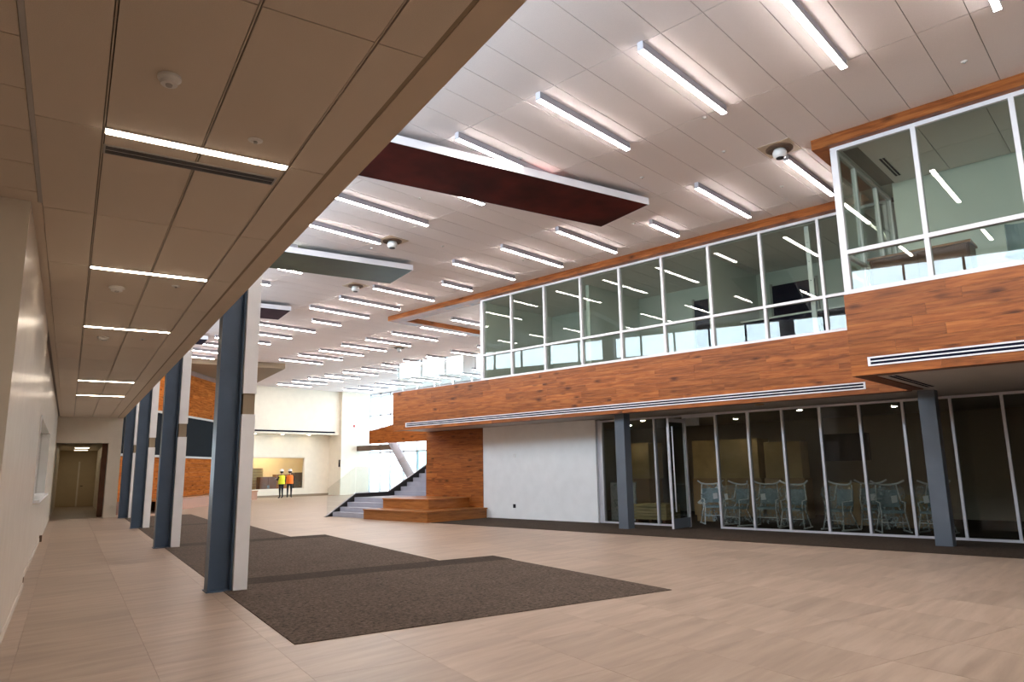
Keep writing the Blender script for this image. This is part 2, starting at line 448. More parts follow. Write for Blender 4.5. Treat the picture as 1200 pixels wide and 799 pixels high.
box('window_jamb', (-0.28, 0.02, -3.4, -3.34, 0.05, 1.57), M_WHITE, wn)
box('pane', (-0.16, -0.15, -3.34, 3.34, 0.05, 1.57), M_CLEAR, wn)
cstruct('wall_alcove_end', (-4.2, -0.75, 6.92, 7.1, 0, ZC + 0.3), M_WALL)
cstruct('wall_alcove_left', (-4.4, -4.2, -9.0, 7.1, 0, ZC + 0.3), M_WALL)
cstruct('wall_corridor_near', (-4.4, 1.75, -9.2, -9.0, 0, ZC + 0.3), M_WALL)
cstruct('baseboard_left', (-0.45, -0.438, 6.93, 13.2, 0, 0.09), M_WALLG)
cstruct('baseboard_left_end', (-0.50, -0.44, 13.2, 13.32, 0, 0.16), M_BROWN)
cstruct('baseboard_left_far', (-0.50, -0.488, 13.32, 33.0, 0, 0.09), M_WALLG)
cstruct('baseboard_left_pier', (-0.50, -0.44, 22.2, 22.32, 0, 0.16), M_BROWN)
# end of the corridor: wall with an opening, then a dim passage with a door
cstruct('wall_end_header', (-0.8, 1.75, 32.9, 33.2, 2.93, ZC + 0.3), M_WALL)
cstruct('wall_end_right', (1.30, 1.75, 32.9, 33.2, 0, 2.93), M_WALL)
cstruct('wall_passage_right', (1.30, 1.55, 33.2, 46.3, 0, 3.1), M_WALL)
cstruct('wall_passage_left', (-0.80, -0.48, 33.2, 46.3, 0, 3.1), M_WALL)
cstruct('wall_passage_end', (-0.6, 1.5, 46.0, 46.3, 0, 3.1), M_DOORTAN)
cstruct('ceiling_passage', (-0.8, 1.6, 33.2, 46.3, 3.02, 3.2), M_TILEC)
d2 = tag(empty('door_2', P(0.95, 46.0), RZ), kind='structure')
box('door_leaf', (-0.42, 0.42, -0.05, 0.0, 0.02, 2.35), M_DOORTAN, d2)
box('door_frame', (-0.5, -0.42, -0.07, 0.0, 0, 2.42), M_WALL, d2); box('door_frame', (0.42, 0.48, -0.07, 0.0, 0, 2.42), M_WALL, d2)
MB().tube([(-0.33, -0.05, 1.1), (-0.33, -0.12, 1.1), (-0.22, -0.12, 1.1)], 0.02).build('door_handle', M_BLACK, d2)
d3 = tag(empty('door_3', P(1.30, 38.5), RZ), kind='structure')
box('door_leaf', (-0.03, 0.0, -0.5, 0.5, 0.02, 2.4), M_DOORTAN, d3)
box('door_frame', (-0.05, 0.0, -0.58, -0.5, 0, 2.48), M_WALL, d3); box('door_frame', (-0.05, 0.0, 0.5, 0.58, 0, 2.48), M_WALL, d3)
for k in range(2):
    t = tag(empty('passage_light', P(0.48, 40.4 + 3.6 * k, 3.01), RZ), ('short passage ceiling light just inside the corridor end opening', 'short passage ceiling light one bay deeper than the first')[k], 'light')
    box('housing', (-0.32, 0.32, -0.32, 0.32, -0.02, 0.008), M_PLASTIC, t)
    box('diffuser', (-0.30, 0.30, -0.30, 0.30, -0.03, -0.02), M_LAMPP, t)

# corridor ceiling: deck, rails and tiles
cc = cstruct('ceiling_corridor', (-4.3, 1.72, -9.0, 33.0, ZC + 0.03, ZC + 0.25), M_GRID)
PC, S0 = 1.85, 5.17
LCOL = [(-0.38, 0.02), (0.02, 0.63), (0.63, 1.243), (1.243, 1.535)]
_tm = {}
def ctile(t0, t1, s0, s1, g=0.011):
    key = (round(t1 - t0, 3), round(s1 - s0, 3))
    if key not in _tm:
        w, l = key[0] / 2 - g, key[1] / 2 - 0.004
        _tm[key] = MB().box(-w, w, -l, l, 0, 0.02).mesh('corridor_tile', M_TILEC)
    o = link('ceiling_tile', _tm[key], cc, None, None)
    o.location = ((t0 + t1) / 2, (s0 + s1) / 2, ZC)
for j in range(-7, 15):
    s0 = S0 + j * PC
    for (t0, t1) in LCOL: ctile(t0, t1, s0, min(s0 + PC, 32.9))
for j in range(-24, 5):
    s0 = 4.217 + j * 0.61
    s1 = min(s0 + 0.61, 6.925)
    if s1 - s0 < 0.1: continue
    for t0 in (-4.2, -2.93, -1.67): ctile(t0, t0 + 1.27, s0, s1, 0.004)
for tt in (0.02, 0.63, 1.243):
    box('grid_rail', (tt - 0.004, tt + 0.004, -9, 32.9, ZC + 0.006, ZC + 0.03), M_TILEC, cc)
box('grid_trim', (-0.40, -0.37, -9, 6.92, ZC - 0.002, ZC + 0.03), M_GREYSOFF, cc)
box('grid_trim', (-0.45, -0.375, 6.92, 32.9, ZC + 0.002, ZC + 0.03), M_TILEC, cc)
box('grid_trim', (1.526, 1.555, -9, 32.9, ZC + 0.003, ZC + 0.03), M_TAUPE, cc)
box('soffit_strip', (1.555, 1.757, -9, 32.9, ZC, ZC + 0.25), M_SOFFIT, cc)

# wall above the corridor with its clerestory windows
cstruct('wall_clerestory', (1.56, 1.757, -9.3, 33.2, ZC + 0.25, 6.25), M_WALL)
cstruct('wall_clerestory_head', (1.56, 1.757, -9.3, 33.2, 7.17, 7.6), M_WALL)
w5 = tag(empty('window_5', P(1.66, 12.0, 6.25), RZ), kind='structure')
for k in range(-15, 16):
    sk = 0.83 + 1.45 * k
    if -20.9 < sk < 21: box('mullion', (-0.05, 0.06, sk - 0.03, sk + 0.03, 0.0, 0.92), M_STEELG, w5)
box('window_sill', (-0.09, 0.10, -21, 21, 0.0, 0.04), M_STEELG, w5)
for k in range(-14, 14):
    sk = 0.83 + 1.45 * k
    if -20.9 < sk < 19.6: box('pane', (-0.006, 0.006, sk + 0.03, sk + 1.42, 0.04, 0.92), M_CLEAR, w5)

# ================================================================== HALL CEILING
hc = MB().prism([tuple(P(1.57, -9.2, ZH + 0.03)), tuple(P(1.57, 33.0, ZH + 0.03)), (10.0, 32.5, ZH + 0.03), (21.5, 44.0, ZH + 0.03), (33, 46, ZH + 0.03), (33, -9.5, ZH + 0.03)], (0, 0, 0.25)).build('ceiling', M_GRID)
tag(hc, kind='structure')
GX, GY, LX, LY = 7.53, 1.185, 2.4384, 0.6096
full = MB().box(-LX / 2 + 0.006, LX / 2 - 0.006, -LY / 2 + 0.0052, LY / 2 - 0.0052, 0, 0.02).mesh('hall_tile', M_TILE)
cand = []
for i in range(-4, 10):
    for j in range(-16, 70):
        x0, y0 = GX + i * LX, GY + j * LY
        x1, y1 = x0 + LX, y0 + LY
        if y1 < -8.2: continue
        if x0 > 15.4 and y1 < 15.9: continue
        poly = [(x0 + .006, y0 + .0052), (x1 - .006, y0 + .0052), (x1 - .006, y1 - .0052), (x0 + .006, y1 - .0052)]
        a0 = area(poly)
        poly = clip(poly, CN.x, CN.y, 1.765)
        if poly: poly = clip(poly, 1, -1, -22.0)
        if poly: poly = clip(poly, 0, -1, -43.5)
        if poly: poly = clip(poly, -1, 0, -31.0)
        if not poly or area(poly) < 0.02: continue
        isfull = area(poly) > a0 - 1e-4
        c = Vector(((x0 + x1) / 2, (y0 + y1) / 2, ZH))
        vis = in_view([(p[0], p[1], ZH) for p in poly], 5)
        # hidden behind the corridor soffit?
        if vis:
            vis = any((lambda q: q and -20 < q[0] < 1220 and -20 < q[1] < 800 and (q[0] + 0.97 * q[1]) > 560)(project((p[0], p[1], ZH))) for p in poly)
        cand.append((not vis, (c - Vector((0, 0, EYE))).length, isfull, c, poly))
cand.sort(key=lambda k: (k[0], k[1]))
rest = MB(); n = 0
for hid, dist, isfull, c, poly in cand:
    if not hid and n < 290:
        n += 1
        if isfull: link('ceiling_tile', full, hc, c)
        else: MB().prism([(p[0], p[1], ZH) for p in poly], (0, 0, 0.02)).build('ceiling_tile', M_TILE, hc)
    else:
        rest.prism([(p[0], p[1], ZH) for p in poly], (0, 0, 0.02))
tag(rest.build('ceiling_tile_field', M_TILE, hc), kind='stuff')

# ================================================================== RIGHT SIDE: BALCONY, STOREFRONT
XG, XB, XX = 17.5, 15.7, 12.3       # storefront glass, balcony band, projecting box
def planks_y(parent, x, y0, y1, z0, z1, rows, face=-1, depth=0.018, lo=1.1, hi=2.3):
    h = (z1 - z0) / rows
    for r_ in range(rows):
        y = y1; first = True
        while y > y0 + 0.02:
            l = random.uniform(lo, hi) * (random.uniform(.3, 1) if first else 1); first = False
            ya = max(y0, y - l)
            if ya - y0 < 0.25: ya = y0
            pr = random.uniform(0, 0.003)
            b = (x - depth - pr, x, ya + .0012, y - .0012, z0 + r_ * h + .001, z0 + (r_ + 1) * h - .001) if face < 0 else (x, x + depth + pr, ya + .0012, y - .0012, z0 + r_ * h + .001, z0 + (r_ + 1) * h - .001)
            ubox('plank', b, M_WOOD, parent); y = ya
def planks_x(parent, y, x0, x1, z0, z1, rows, depth=0.018, lo=1.1, hi=2.3):   # faces +y
    h = (z1 - z0) / rows
    for r_ in range(rows):
        x = x0; first = True
        while x < x1 - 0.02:
            l = random.uniform(lo, hi) * (random.uniform(.3, 1) if first else 1); first = False
            xa = min(x1, x + l)
            if x1 - xa < 0.25: xa = x1
            ubox('plank', (x + .0012, xa - .0012, y, y + depth + random.uniform(0, .003), z0 + r_ * h + .001, z0 + (r_ + 1) * h - .001), M_WOOD, parent); x = xa
wb = struct('wall_balcony', (XB, XB + 0.25, 3.76, 20.6, ZS, 4.44), M_DKWOOD)
planks_y(wb, XB, 3.76, 20.6, ZS, 4.44, 8)
planks_x(wb, 20.6, XB - 0.018, XB + 0.25, ZS, 4.44, 8)
wx = struct('wall_balcony_box', (XX, XX + 0.25, -8, 3.74, ZS, 4.44), M_DKWOOD)
planks_y(wx, XX, -5.0, 3.76, ZS, 4.44, 8)
planks_x(wx, 3.74, XX - 0.018, XB - 0.02, ZS, 4.44, 8)
struct('wall_balcony_box_side', (XX + 0.25, XB, 3.5, 3.74, ZS, 4.44), M_DKWOOD)
# soffits under the balcony and slab
sf = struct('ceiling_soffit', (XB + 0.25, 23.8, -8, 20.6, ZS + 0.02, 4.435), M_GREYSOFF)
struct('ceiling_soffit_box', (XX + 0.25, XB + 0.25, -8, 3.5, ZS + 0.02, 4.435), M_GREYSOFF)
# balcony fascia at the hall ceiling
def fascia(name, b):
    return struct(name, b, M_WOOD)
fascia('trim_1', (15.48, 15.72, 3.98, 20.72, 7.10, ZH))
fascia('trim_2', (15.72, 23.0, 20.30, 20.72, 7.10, ZH))
fascia('trim_8', (15.72, 16.02, 16.05, 20.30, 7.10, ZH))
fascia('trim_3', (12.16, 12.34, -8, 4.0, 7.09, ZH))
fascia('trim_4', (12.34, 15.72, 3.78, 4.0, 7.09, ZH))
struct('trim_5', (12.34, 15.72, -8, 3.78, 7.12, ZH), M_GREENISH)

# --- upper windows
def storefront(name, x, ys, z0, z1, transoms, mat_fr, mat_gl, fw=0.06, dep=0.12, end_w=0.0):
    w = tag(empty(name, (x, min(ys), z0)), kind='structure')
    y0, y1 = min(ys), max(ys); ox, oy, oz = x, y0, z0
    H_ = z1 - z0
    box('head', (0, dep, 0, y1 - y0, H_ - fw, H_), mat_fr, w)
    box('sill', (-0.012, dep, 0, y1 - y0, 0, fw), mat_fr, w)
    ys = sorted(ys)
    for i, y in enumerate(ys):
        ww = fw / 2
        a, b2 = y - y0 - ww, y - y0 + ww
        if i == 0: a, b2 = 0, fw
        if i == len(ys) - 1: a, b2 = y - y0 - fw - end_w, y - y0
        box('mullion', (-0.010, dep, a, b2, fw, H_ - fw), mat_fr, w)
    for i in range(len(ys) - 1):
        a, b2 = ys[i] - y0 + fw / 2, ys[i + 1] - y0 - fw / 2
        lv = [fw] + [t - z0 for t in transoms] + [H_ - fw]
        for t in transoms: box('transom', (-0.006, dep, a, b2, t - z0 - fw / 2, t - z0 + fw / 2), mat_fr, w)
        for k in range(len(lv) - 1):
            box('pane', (dep * 0.45, dep * 0.45 + 0.012, a, b2, lv[k] + (fw / 2 if k else 0), lv[k + 1] - (fw / 2 if k < len(lv) - 2 else 0)), mat_gl, w)
    return w
ysm = [3.78, 5.21, 6.56, 7.90, 9.24, 10.58, 11.93, 13.31, 14.67, 16.04]
storefront('window_1', XB, ysm, 4.44, 7.10, [5.25], M_WHITEFR, M_GLASS, 0.06, 0.12, 0.06)
ysb = [-6.98, -5.63, -4.28, -2.93, -1.58, -0.23, 1.11, 2.44, 3.74]
storefront('window_2', XX, ysb, 4.44, 7.09, [5.17], M_WHITEFR, M_GLASS, 0.07, 0.12, 0.04)
# side window of the box
w3 = tag(empty('window_3', (XX + 0.12, 3.66, 4.44)), kind='structure')
for a in (0.95, 2.25, 3.20): box('mullion', (a, a + 0.07, 0, 0.08, 0.06, 2.6), M_WHITEFR, w3)
box('sill', (0, 3.27, 0, 0.08, 0, 0.06), M_WHITEFR, w3); box('head', (0, 3.27, 0, 0.08, 2.6, 2.65), M_WHITEFR, w3)
box('transom', (0, 3.2, 0, 0.08, 0.70, 0.76), M_WHITEFR, w3)
for a, b2 in ((0, .95), (1.02, 2.25), (2.32, 3.2)):
    box('pane', (a, b2, 0.03, 0.042, 0.06, 0.70), M_GLASS, w3); box('pane', (a, b2, 0.03, 0.042, 0.76, 2.6), M_GLASS, w3)

# rooms behind the upper glass
struct('wall_room_back', (19.2, 19.35, 3.0, 16.0, 4.36, 7.1), M_GREENISH)
struct('wall_room_end', (15.85, 19.35, 15.9, 16.02, 4.36, 7.1), M_GREENISH)
struct('wall_room_partition', (16.5, 19.2, 12.2, 12.32, 4.36, 7.05), M_GREENISH)
struct('wall_room_divider', (16.4, 19.2, 8.2, 8.32, 4.36, 7.05), M_GREENISH)
struct('wall_room_side', (14.95, 19.35, 2.9, 3.05, 4.36, 7.1), M_GREENISH)
struct('wall_box_back', (14.75, 14.90, -8, 3.4, 4.36, 7.1), M_GREENISH)
rc = struct('ceiling_rooms', (15.72, 19.35, 2.9, 16.02, 7.05, 7.12), M_GRID)
for i in range(2):
    for j in range(21):
        ubox('ceiling_tile', (15.84 + i * 1.7, 15.84 + (i + 1) * 1.7 - .01, 3.1 + j * .61, 3.1 + (j + 1) * .61 - .01, 7.03, 7.05), M_TILE, rc)
rc2 = struct('ceiling_box_room', (12.42, 14.75, -8, 3.6, 7.07, 7.12), M_GRID)
for i in range(2):
    for j in range(8):
        ubox('ceiling_tile', (12.44 + i * 1.15, 12.44 + (i + 1) * 1.15 - .012, 3.35 - (j + 1) * .95, 3.35 - j * .95 - .012, 7.05, 7.07), M_TILE, rc2)
g_ = tag(empty('slot_diffuser', (13.82, 3.18, 7.05)), 'black twin slot air diffuser in the ceiling of the projecting glass room', 'air vent')
box('frame', (-0.55, 0.55, -0.06, 0.06, -0.006, 0.0), M_PLASTIC, g_)
for a in (-0.045, 0.01): box('slot', (-0.53, 0.53, a, a + 0.035, -0.010, -0.006), M_DARK, g_)
# furniture glimpsed upstairs
t = tag(empty('credenza', (13.3, 2.75, 4.437)), 'brown wooden credenza behind the glass of the projecting room', 'cabinet')
box('body', (-0.25, 0.25, -0.75, 0.75, 0.0, 0.70), M_DKWOOD, t); box('top', (-0.28, 0.28, -0.78, 0.78, 0.70, 0.74), M_WOODT, t)
for a in (-0.72, -0.01, 0.70): box('door', (-0.27, -0.25, a + 0.01, a + 0.0 + (0.69 if a < 0.6 else 0.02), 0.08, 0.68), M_DKWOOD, t)
def office_chair(loc, rz, label):
    t = tag(empty('office_chair', loc, rz), label, 'chair', 'office chairs in the glass room')
    s_ = MB().lathe([(0.02, .40), (.22, .41), (.25, .44), (.22, .48), (.02, .49)], 16).build('seat', M_CHAIRG, t, smooth=True)
    pts = []
    bk = MB()
    for k in range(7):
        a = -0.6 + 1.2 * k / 6
        pts.append((0.24 * math.cos(a), 0.27 * math.sin(a)))
    for k in range(6):
        (xa, ya), (xb, yb) = pts[k], pts[k + 1]
        bk.prism([(xa, ya, .55), (xb, yb, .55), (xb * 1.08, yb * .9, 1.02), (xa * 1.08, ya * .9, 1.02)], (0.03, 0, 0))
    bk.build('backrest', M_CHAIRG, t)
    MB().tube([(0, 0, .08), (0, 0, .42)], .03).build('post', M_BLACK, t)
    MB().tube([(0.1, 0, .44), (.28, 0, .5), (.27, 0, .75)], .02).build('back_support', M_BLACK, t)
    for k in range(5):
        a = k * 2 * math.pi / 5
        l = MB().tube([(0, 0, .11), (.28 * math.cos(a), .28 * math.sin(a), .07)], .022).build('leg', M_BLACK, t)
        MB().lathe([(.02, .0), (.03, .015), (.03, .045), (.02, .06)], 10, c=(.28 * math.cos(a), .28 * math.sin(a), 0)).build('caster', M_BLACK, l)
office_chair((13.45, 1.35, 4.436), 0.4, 'grey mesh office chair next to the brown credenza upstairs')
office_chair((13.35, 0.75 - 0.2, 4.436), -0.5, 'grey mesh office chair by the glass away from the credenza')
def flat_door(name, x, y0, y1, z0, z1, mat):
    d = tag(empty(name, (x, (y0 + y1) / 2, z0)), kind='structure'); h = (y1 - y0) / 2
    box('door_leaf', (-0.04, 0, -h, h, 0, z1 - z0), mat, d)
    box('door_frame', (-0.06, 0, -h - .06, -h, 0, z1 - z0 + .06), M_GREYSOFF, d); box('door_frame', (-0.06, 0, h, h + .06, 0, z1 - z0 + .06), M_GREYSOFF, d)
    MB().tube([(-.04, -h + .1, 1.0), (-.1, -h + .1, 1.0), (-.1, -h + .22, 1.0)], .014).build('door_handle', M_CHROME, d)
flat_door('door_4', 19.2, 6.55, 7.75, 4.44, 6.6, M_DARK)
flat_door('door_5', 19.2, 9.2, 10.2, 4.44, 6.6, M_DARK)
flat_door('door_6', 19.2, 4.2, 5.2, 4.44, 6.7, M_DOORTAN)
t = tag(empty('counter', (17.6, 6.3, 4.437)), 'long pale counter with dark front in the upper room', 'counter')
box('top', (-0.3, 0.3, -1.6, 1.6, 0.86, 0.90), M_PLASTIC, t); box('front', (-0.26, -0.24, -1.55, 1.55, 0.0, 0.86), M_DARK, t)
box('side', (-0.24, 0.26, -1.55, -1.5, 0, 0.86), M_DKWOOD, t); box('side', (-0.24, 0.26, 1.5, 1.55, 0, 0.86), M_DKWOOD, t)
for yy in (4.45,):
    t = tag(empty('perforated_post', (16.0, 5.55, 4.44)), 'white perforated steel post standing just inside the upper glass', 'post')
    box('channel', (-0.03, 0.03, -0.05, 0.05, 0, 2.59), M_WHITEFR, t)
    for k in range(5): MB().lathe([(.012, 0), (.012, .006)], 10).build('hole', M_DARK, t, (-0.033, 0, 0.4 + .45 * k)).rotation_euler = (0, -math.pi / 2, 0)

# --- balcony end: glass guard, upper rear window
gd = tag(empty('glass_guardrail', (XB + 0.1, 18.3, 4.44)), 'frameless glass guardrail on the open end of the timber balcony', 'guardrail')
yy = [-2.2, -1.3, -0.35, 0.6, 1.5, 2.26]
for a, b2 in zip(yy[:-1], yy[1:]):
    box('pane', (0.0, 0.014, a + .006, b2 - .006, 0.08, 1.05), M_GUARD, gd)
    c_ = (a + b2) / 2
    box('clamp', (-0.015, 0.03, c_ - .05, c_ + .05, 0.0, 0.16), M_CHROME, gd)
box('shoe', (-0.02, 0.035, -2.2, 2.26, 0.0, 0.03), M_ALU, gd)
for a, b2 in ((0.03, 2.0), (2.02, 4.0)):
    box('pane', (a, b2, 2.19, 2.204, 0.08, 1.05), M_GUARD, gd)
box('edge_cap', (0, 4.0, 2.17, 2.22, 0.0, 0.03), M_ALU, gd)
w6 = tag(empty('window_6', (23.0, 16.0, 4.36)), kind='structure')
for k in range(6): box('mullion', (0, 0.1, k * 1.0 * 0.92, k * .92 + .06, 0.1, 2.8), M_ALU, w6)
box('sill', (0, 0.1, 0, 4.66, 0, .1), M_ALU, w6); box('head', (0, 0.1, 0, 4.66, 2.8, 2.92), M_ALU, w6)
for k in range(5): box('pane', (.04, .052, k * .92 + .06, (k + 1) * .92, .1, 2.8), M_CLEAR, w6)
struct('wall_upper_return', (19.35, 23.0, 15.9, 16.02, 4.36, ZH), M_WHITE)

# --- lower storefront
ysl = [-6.7, -5.78, -4.86, -3.94, -3.02, -2.1, -1.18, -0.26, 0.66, 1.58, 2.50, 3.43, 4.37, 5.29, 6.20, 7.12, 8.03, 8.96]
storefront('window_7', XG, ysl, 0.0, 3.03, [], M_ALU, M_GLASSD, 0.055, 0.10)
storefront('window_8', XG, [9.86, 10.83, 12.83], 0.0, 3.03, [], M_ALU, M_GLASSD, 0.055, 0.10, 0.12)
tr = struct('trim_6', (XG, XG + 0.1, 8.96, 9.86, 2.93, 3.03), M_ALU)
dr = tag(empty('door_1', (XG, 9.83, 0)), kind='structure')
box('bottom_rail', (-0.90, -0.03, -0.022, 0.022, 0.02, 0.27), M_STEELG, dr)
box('top_rail', (-0.90, -0.03, -0.022, 0.022, 2.80, 2.90), M_ALU, dr)
box('stile', (-0.93, -0.90, -0.03, 0.03, 0.02, 2.90), M_ALU, dr)
box('stile', (-0.05, -0.0, -0.022, 0.022, 0.02, 2.90), M_ALU, dr)
box('pane', (-0.90, -0.05, -0.006, 0.006, 0.27, 2.80), M_GLASSD, dr)
for sgn in (-1, 1):
    h = MB().tube([(-0.84, sgn * .075, .45), (-0.84, sgn * .075, 2.68)], .017, 10).build('pull_handle', M_WHITEFR, dr, smooth=True)
    for zz in (.55, 1.55, 2.55): MB().tube([(-0.84, sgn * .01, zz), (-0.84, sgn * .075, zz)], .011, 8).build('standoff', M_CHROME, h)
# white wall and timber wall beside the stairs
struct('wall_white', (17.4, 17.65, 12.83, 17.70, 0, ZS + 0.02), M_WHITE)
for zz, yy, lab in ((0.36, 16.24, 'small dark floor outlet plate low on the white wall'), (2.0, 16.2, 'small pale sensor plate high on the white wall')):
    t = tag(empty('wall_outlet', (17.4, yy, zz)), lab, 'outlet')
    box('plate', (-0.012, 0, -0.055, 0.055, 0, 0.12), M_DARK if zz < 1 else M_PLASTIC, t); box('cover', (-0.016, -0.012, -0.03, 0.03, 0.02, 0.10), M_BLACK if zz < 1 else M_WHITEFR, t)
wt = struct('wall_timber', (17.4, 17.65, 17.70, 20.75, 0, ZS + 0.02), M_DKWOOD)
planks_y(wt, 17.4, 17.70, 20.75, 0, ZS, 16, lo=0.9, hi=2.2)
wt2 = struct('wall_timber_return', (17.65, 22.0, 20.5, 20.75, 0, ZS + .02), M_DKWOOD)
planks_x(wt2, 20.75, 17.39, 22.0, 0, ZS, 16)

# columns under the balcony
for yy, lab in ((11.05, 'slate blue square steel column beside the white wall end'), (3.56, 'slate blue square steel column under the projecting glass room'), (-3.9, 'slate blue square steel column far under the projecting room')):
    t = tag(empty('balcony_column', (16.1, yy, 0)), lab, 'column')
    box('shaft', (0, 0.30, -0.15, 0.15, 0.012, ZS + 0.02), M_STEELG, t)
    box('base_plate', (-0.006, 0.306, -0.156, 0.156, 0.0, 0.012), M_STEELG, t)

# linear grilles on the timber bands
def grille(name, x, y0, y1, z0, z1, label):
    t = tag(empty(name, (x - 0.02, (y0 + y1) / 2, z0)), label, 'air grille'); h = (y1 - y0) / 2; H_ = z1 - z0
    box('frame', (-0.014, 0, -h, h, 0, H_ * .17), M_WHITEFR, t); box('frame', (-0.014, 0, -h, h, H_ * .83, H_), M_WHITEFR, t)
    box('end_cap', (-0.014, 0, -h, -h + .04, H_ * .17, H_ * .83), M_WHITEFR, t); box('end_cap', (-0.014, 0, h - .04, h, H_ * .17, H_ * .83), M_WHITEFR, t)
    box('blade', (-0.012, 0, -h + .04, h - .04, H_ * .43, H_ * .57), M_WHITEFR, t)
    for a in (.17, .57): box('slot', (-0.002, 0, -h + .04, h - .04, H_ * a, H_ * (a + .26)), M_DARK, t)
grille('linear_air_grille', XB, 4.55, 19.86, 3.15, 3.30, 'long white twin slot air grille along the set back timber balcony')
grille('linear_air_grille', XX, -4.2, 3.49, 3.19, 3.34, 'white twin slot air grille on the projecting timber box')
t = tag(empty('soffit_slot', (14.1, 3.30, ZS + .02)), 'dark slot air diffuser in the soffit under the projecting room', 'air vent')
box('frame', (-1.3, 1.3, -.09, .09, -.008, 0), M_GREYSOFF, t)
for a in (-.07, .01): box('slot', (-1.27, 1.27, a, a + .05, -.012, -.008), M_DARK, t)

# ================================================================== ROOM BEHIND THE STOREFRONT
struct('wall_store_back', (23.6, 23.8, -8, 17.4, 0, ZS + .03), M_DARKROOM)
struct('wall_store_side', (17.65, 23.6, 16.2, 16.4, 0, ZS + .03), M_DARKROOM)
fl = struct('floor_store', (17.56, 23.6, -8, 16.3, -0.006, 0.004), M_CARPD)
def carton(loc, rz, dims, label, mat=None, group=None):
    x, y, z = dims; t = tag(empty('carton', loc, rz), label, 'box', group)
    box('body', (-x / 2, x / 2, -y / 2, y / 2, 0, z), mat or M_CARDB, t)
    box('tape', (-x / 2 - .002, x / 2 + .002, -.03, .03, z * .3, z + .003), M_PLY, t)
    box('flap', (-x / 2 + .01, -.006, -y / 2 + .01, y / 2 - .01, z, z + .006), mat or M_CARDB, t)
carton((22.0, 14.3, 0), .0, (.9, 1.3, 1.2), 'large cardboard carton at the bottom behind the narrow glass')
carton((22.0, 14.3, 1.21), .0, (.9, 1.4, 1.25), 'large tan carton stacked on the carton behind the narrow glass', M_PLY)
carton((22.3, 10.9, 0), .0, (.9, 2.4, 1.2), 'wide cardboard carton on the dim store floor')
carton((22.3, 10.9, 1.21), .0, (.9, 2.3, 1.25), 'wide plywood crate stacked on the wide carton in the store', M_PLY)
carton((22.0, 8.9, 0), .1, (.8, 1.2, 1.2), 'cardboard carton next to the wide carton in the store')
carton((22.0, 8.9, 1.21), .1, (.8, 1.1, 1.1), 'pale crate on top of a carton beside the plywood crate', M_PLY)
carton((20.6, 6.55, 0), .0, (.7, 1.0, 1.1), 'cardboard carton behind the wrapped chairs in the store')
carton((20.4, 4.9, 0), .2, (.7, 1.2, .8), 'low cardboard carton behind the wrapped chairs near the column')
t = tag(empty('board_stack', (18.6, 11.55, 0)), 'pallet stack of yellow boards just inside the storefront door', 'boards')
for k in range(5): box('board', (-.4, .4, -.55, .55, .10 + k * .09, .175 + k * .09), M_PLY, t)
for a in (-.5, -.05, .42): box('bearer', (-.4, .4, a, a + .08, 0, .10), M_DKWOOD, t)
for k, yy in enumerate((12.95, 12.45)):
    t = tag(empty('film_wrapped_package', (18.5 + .12 * k, yy, 0)), ('tall narrow package in cloudy plastic right behind the blue column', 'narrow plastic covered package next to the yellow board stack')[k], 'package')
    box('panel', (-.03, .03, -.16, .16, 0, 1.15), M_TUBE, t)
    MB().box(-.05, .05, -.18, .18, 0.0, 1.2).build('plastic_film', M_FILM, t)
t = tag(empty('leaning_board', (19.6, 10.5, 0.9)), 'pale grey board leaning at a slant inside the open door', 'board')
MB().prism([(0, .25, -.35), (0, -.55, .22), (0, -.62, .10), (0, .15, -.5)], (.04, 0, 0)).build('board', M_TUBE, t)
box('trestle', (-.05, .1, -.25, .25, -.9, -.40), M_CARDB, t)
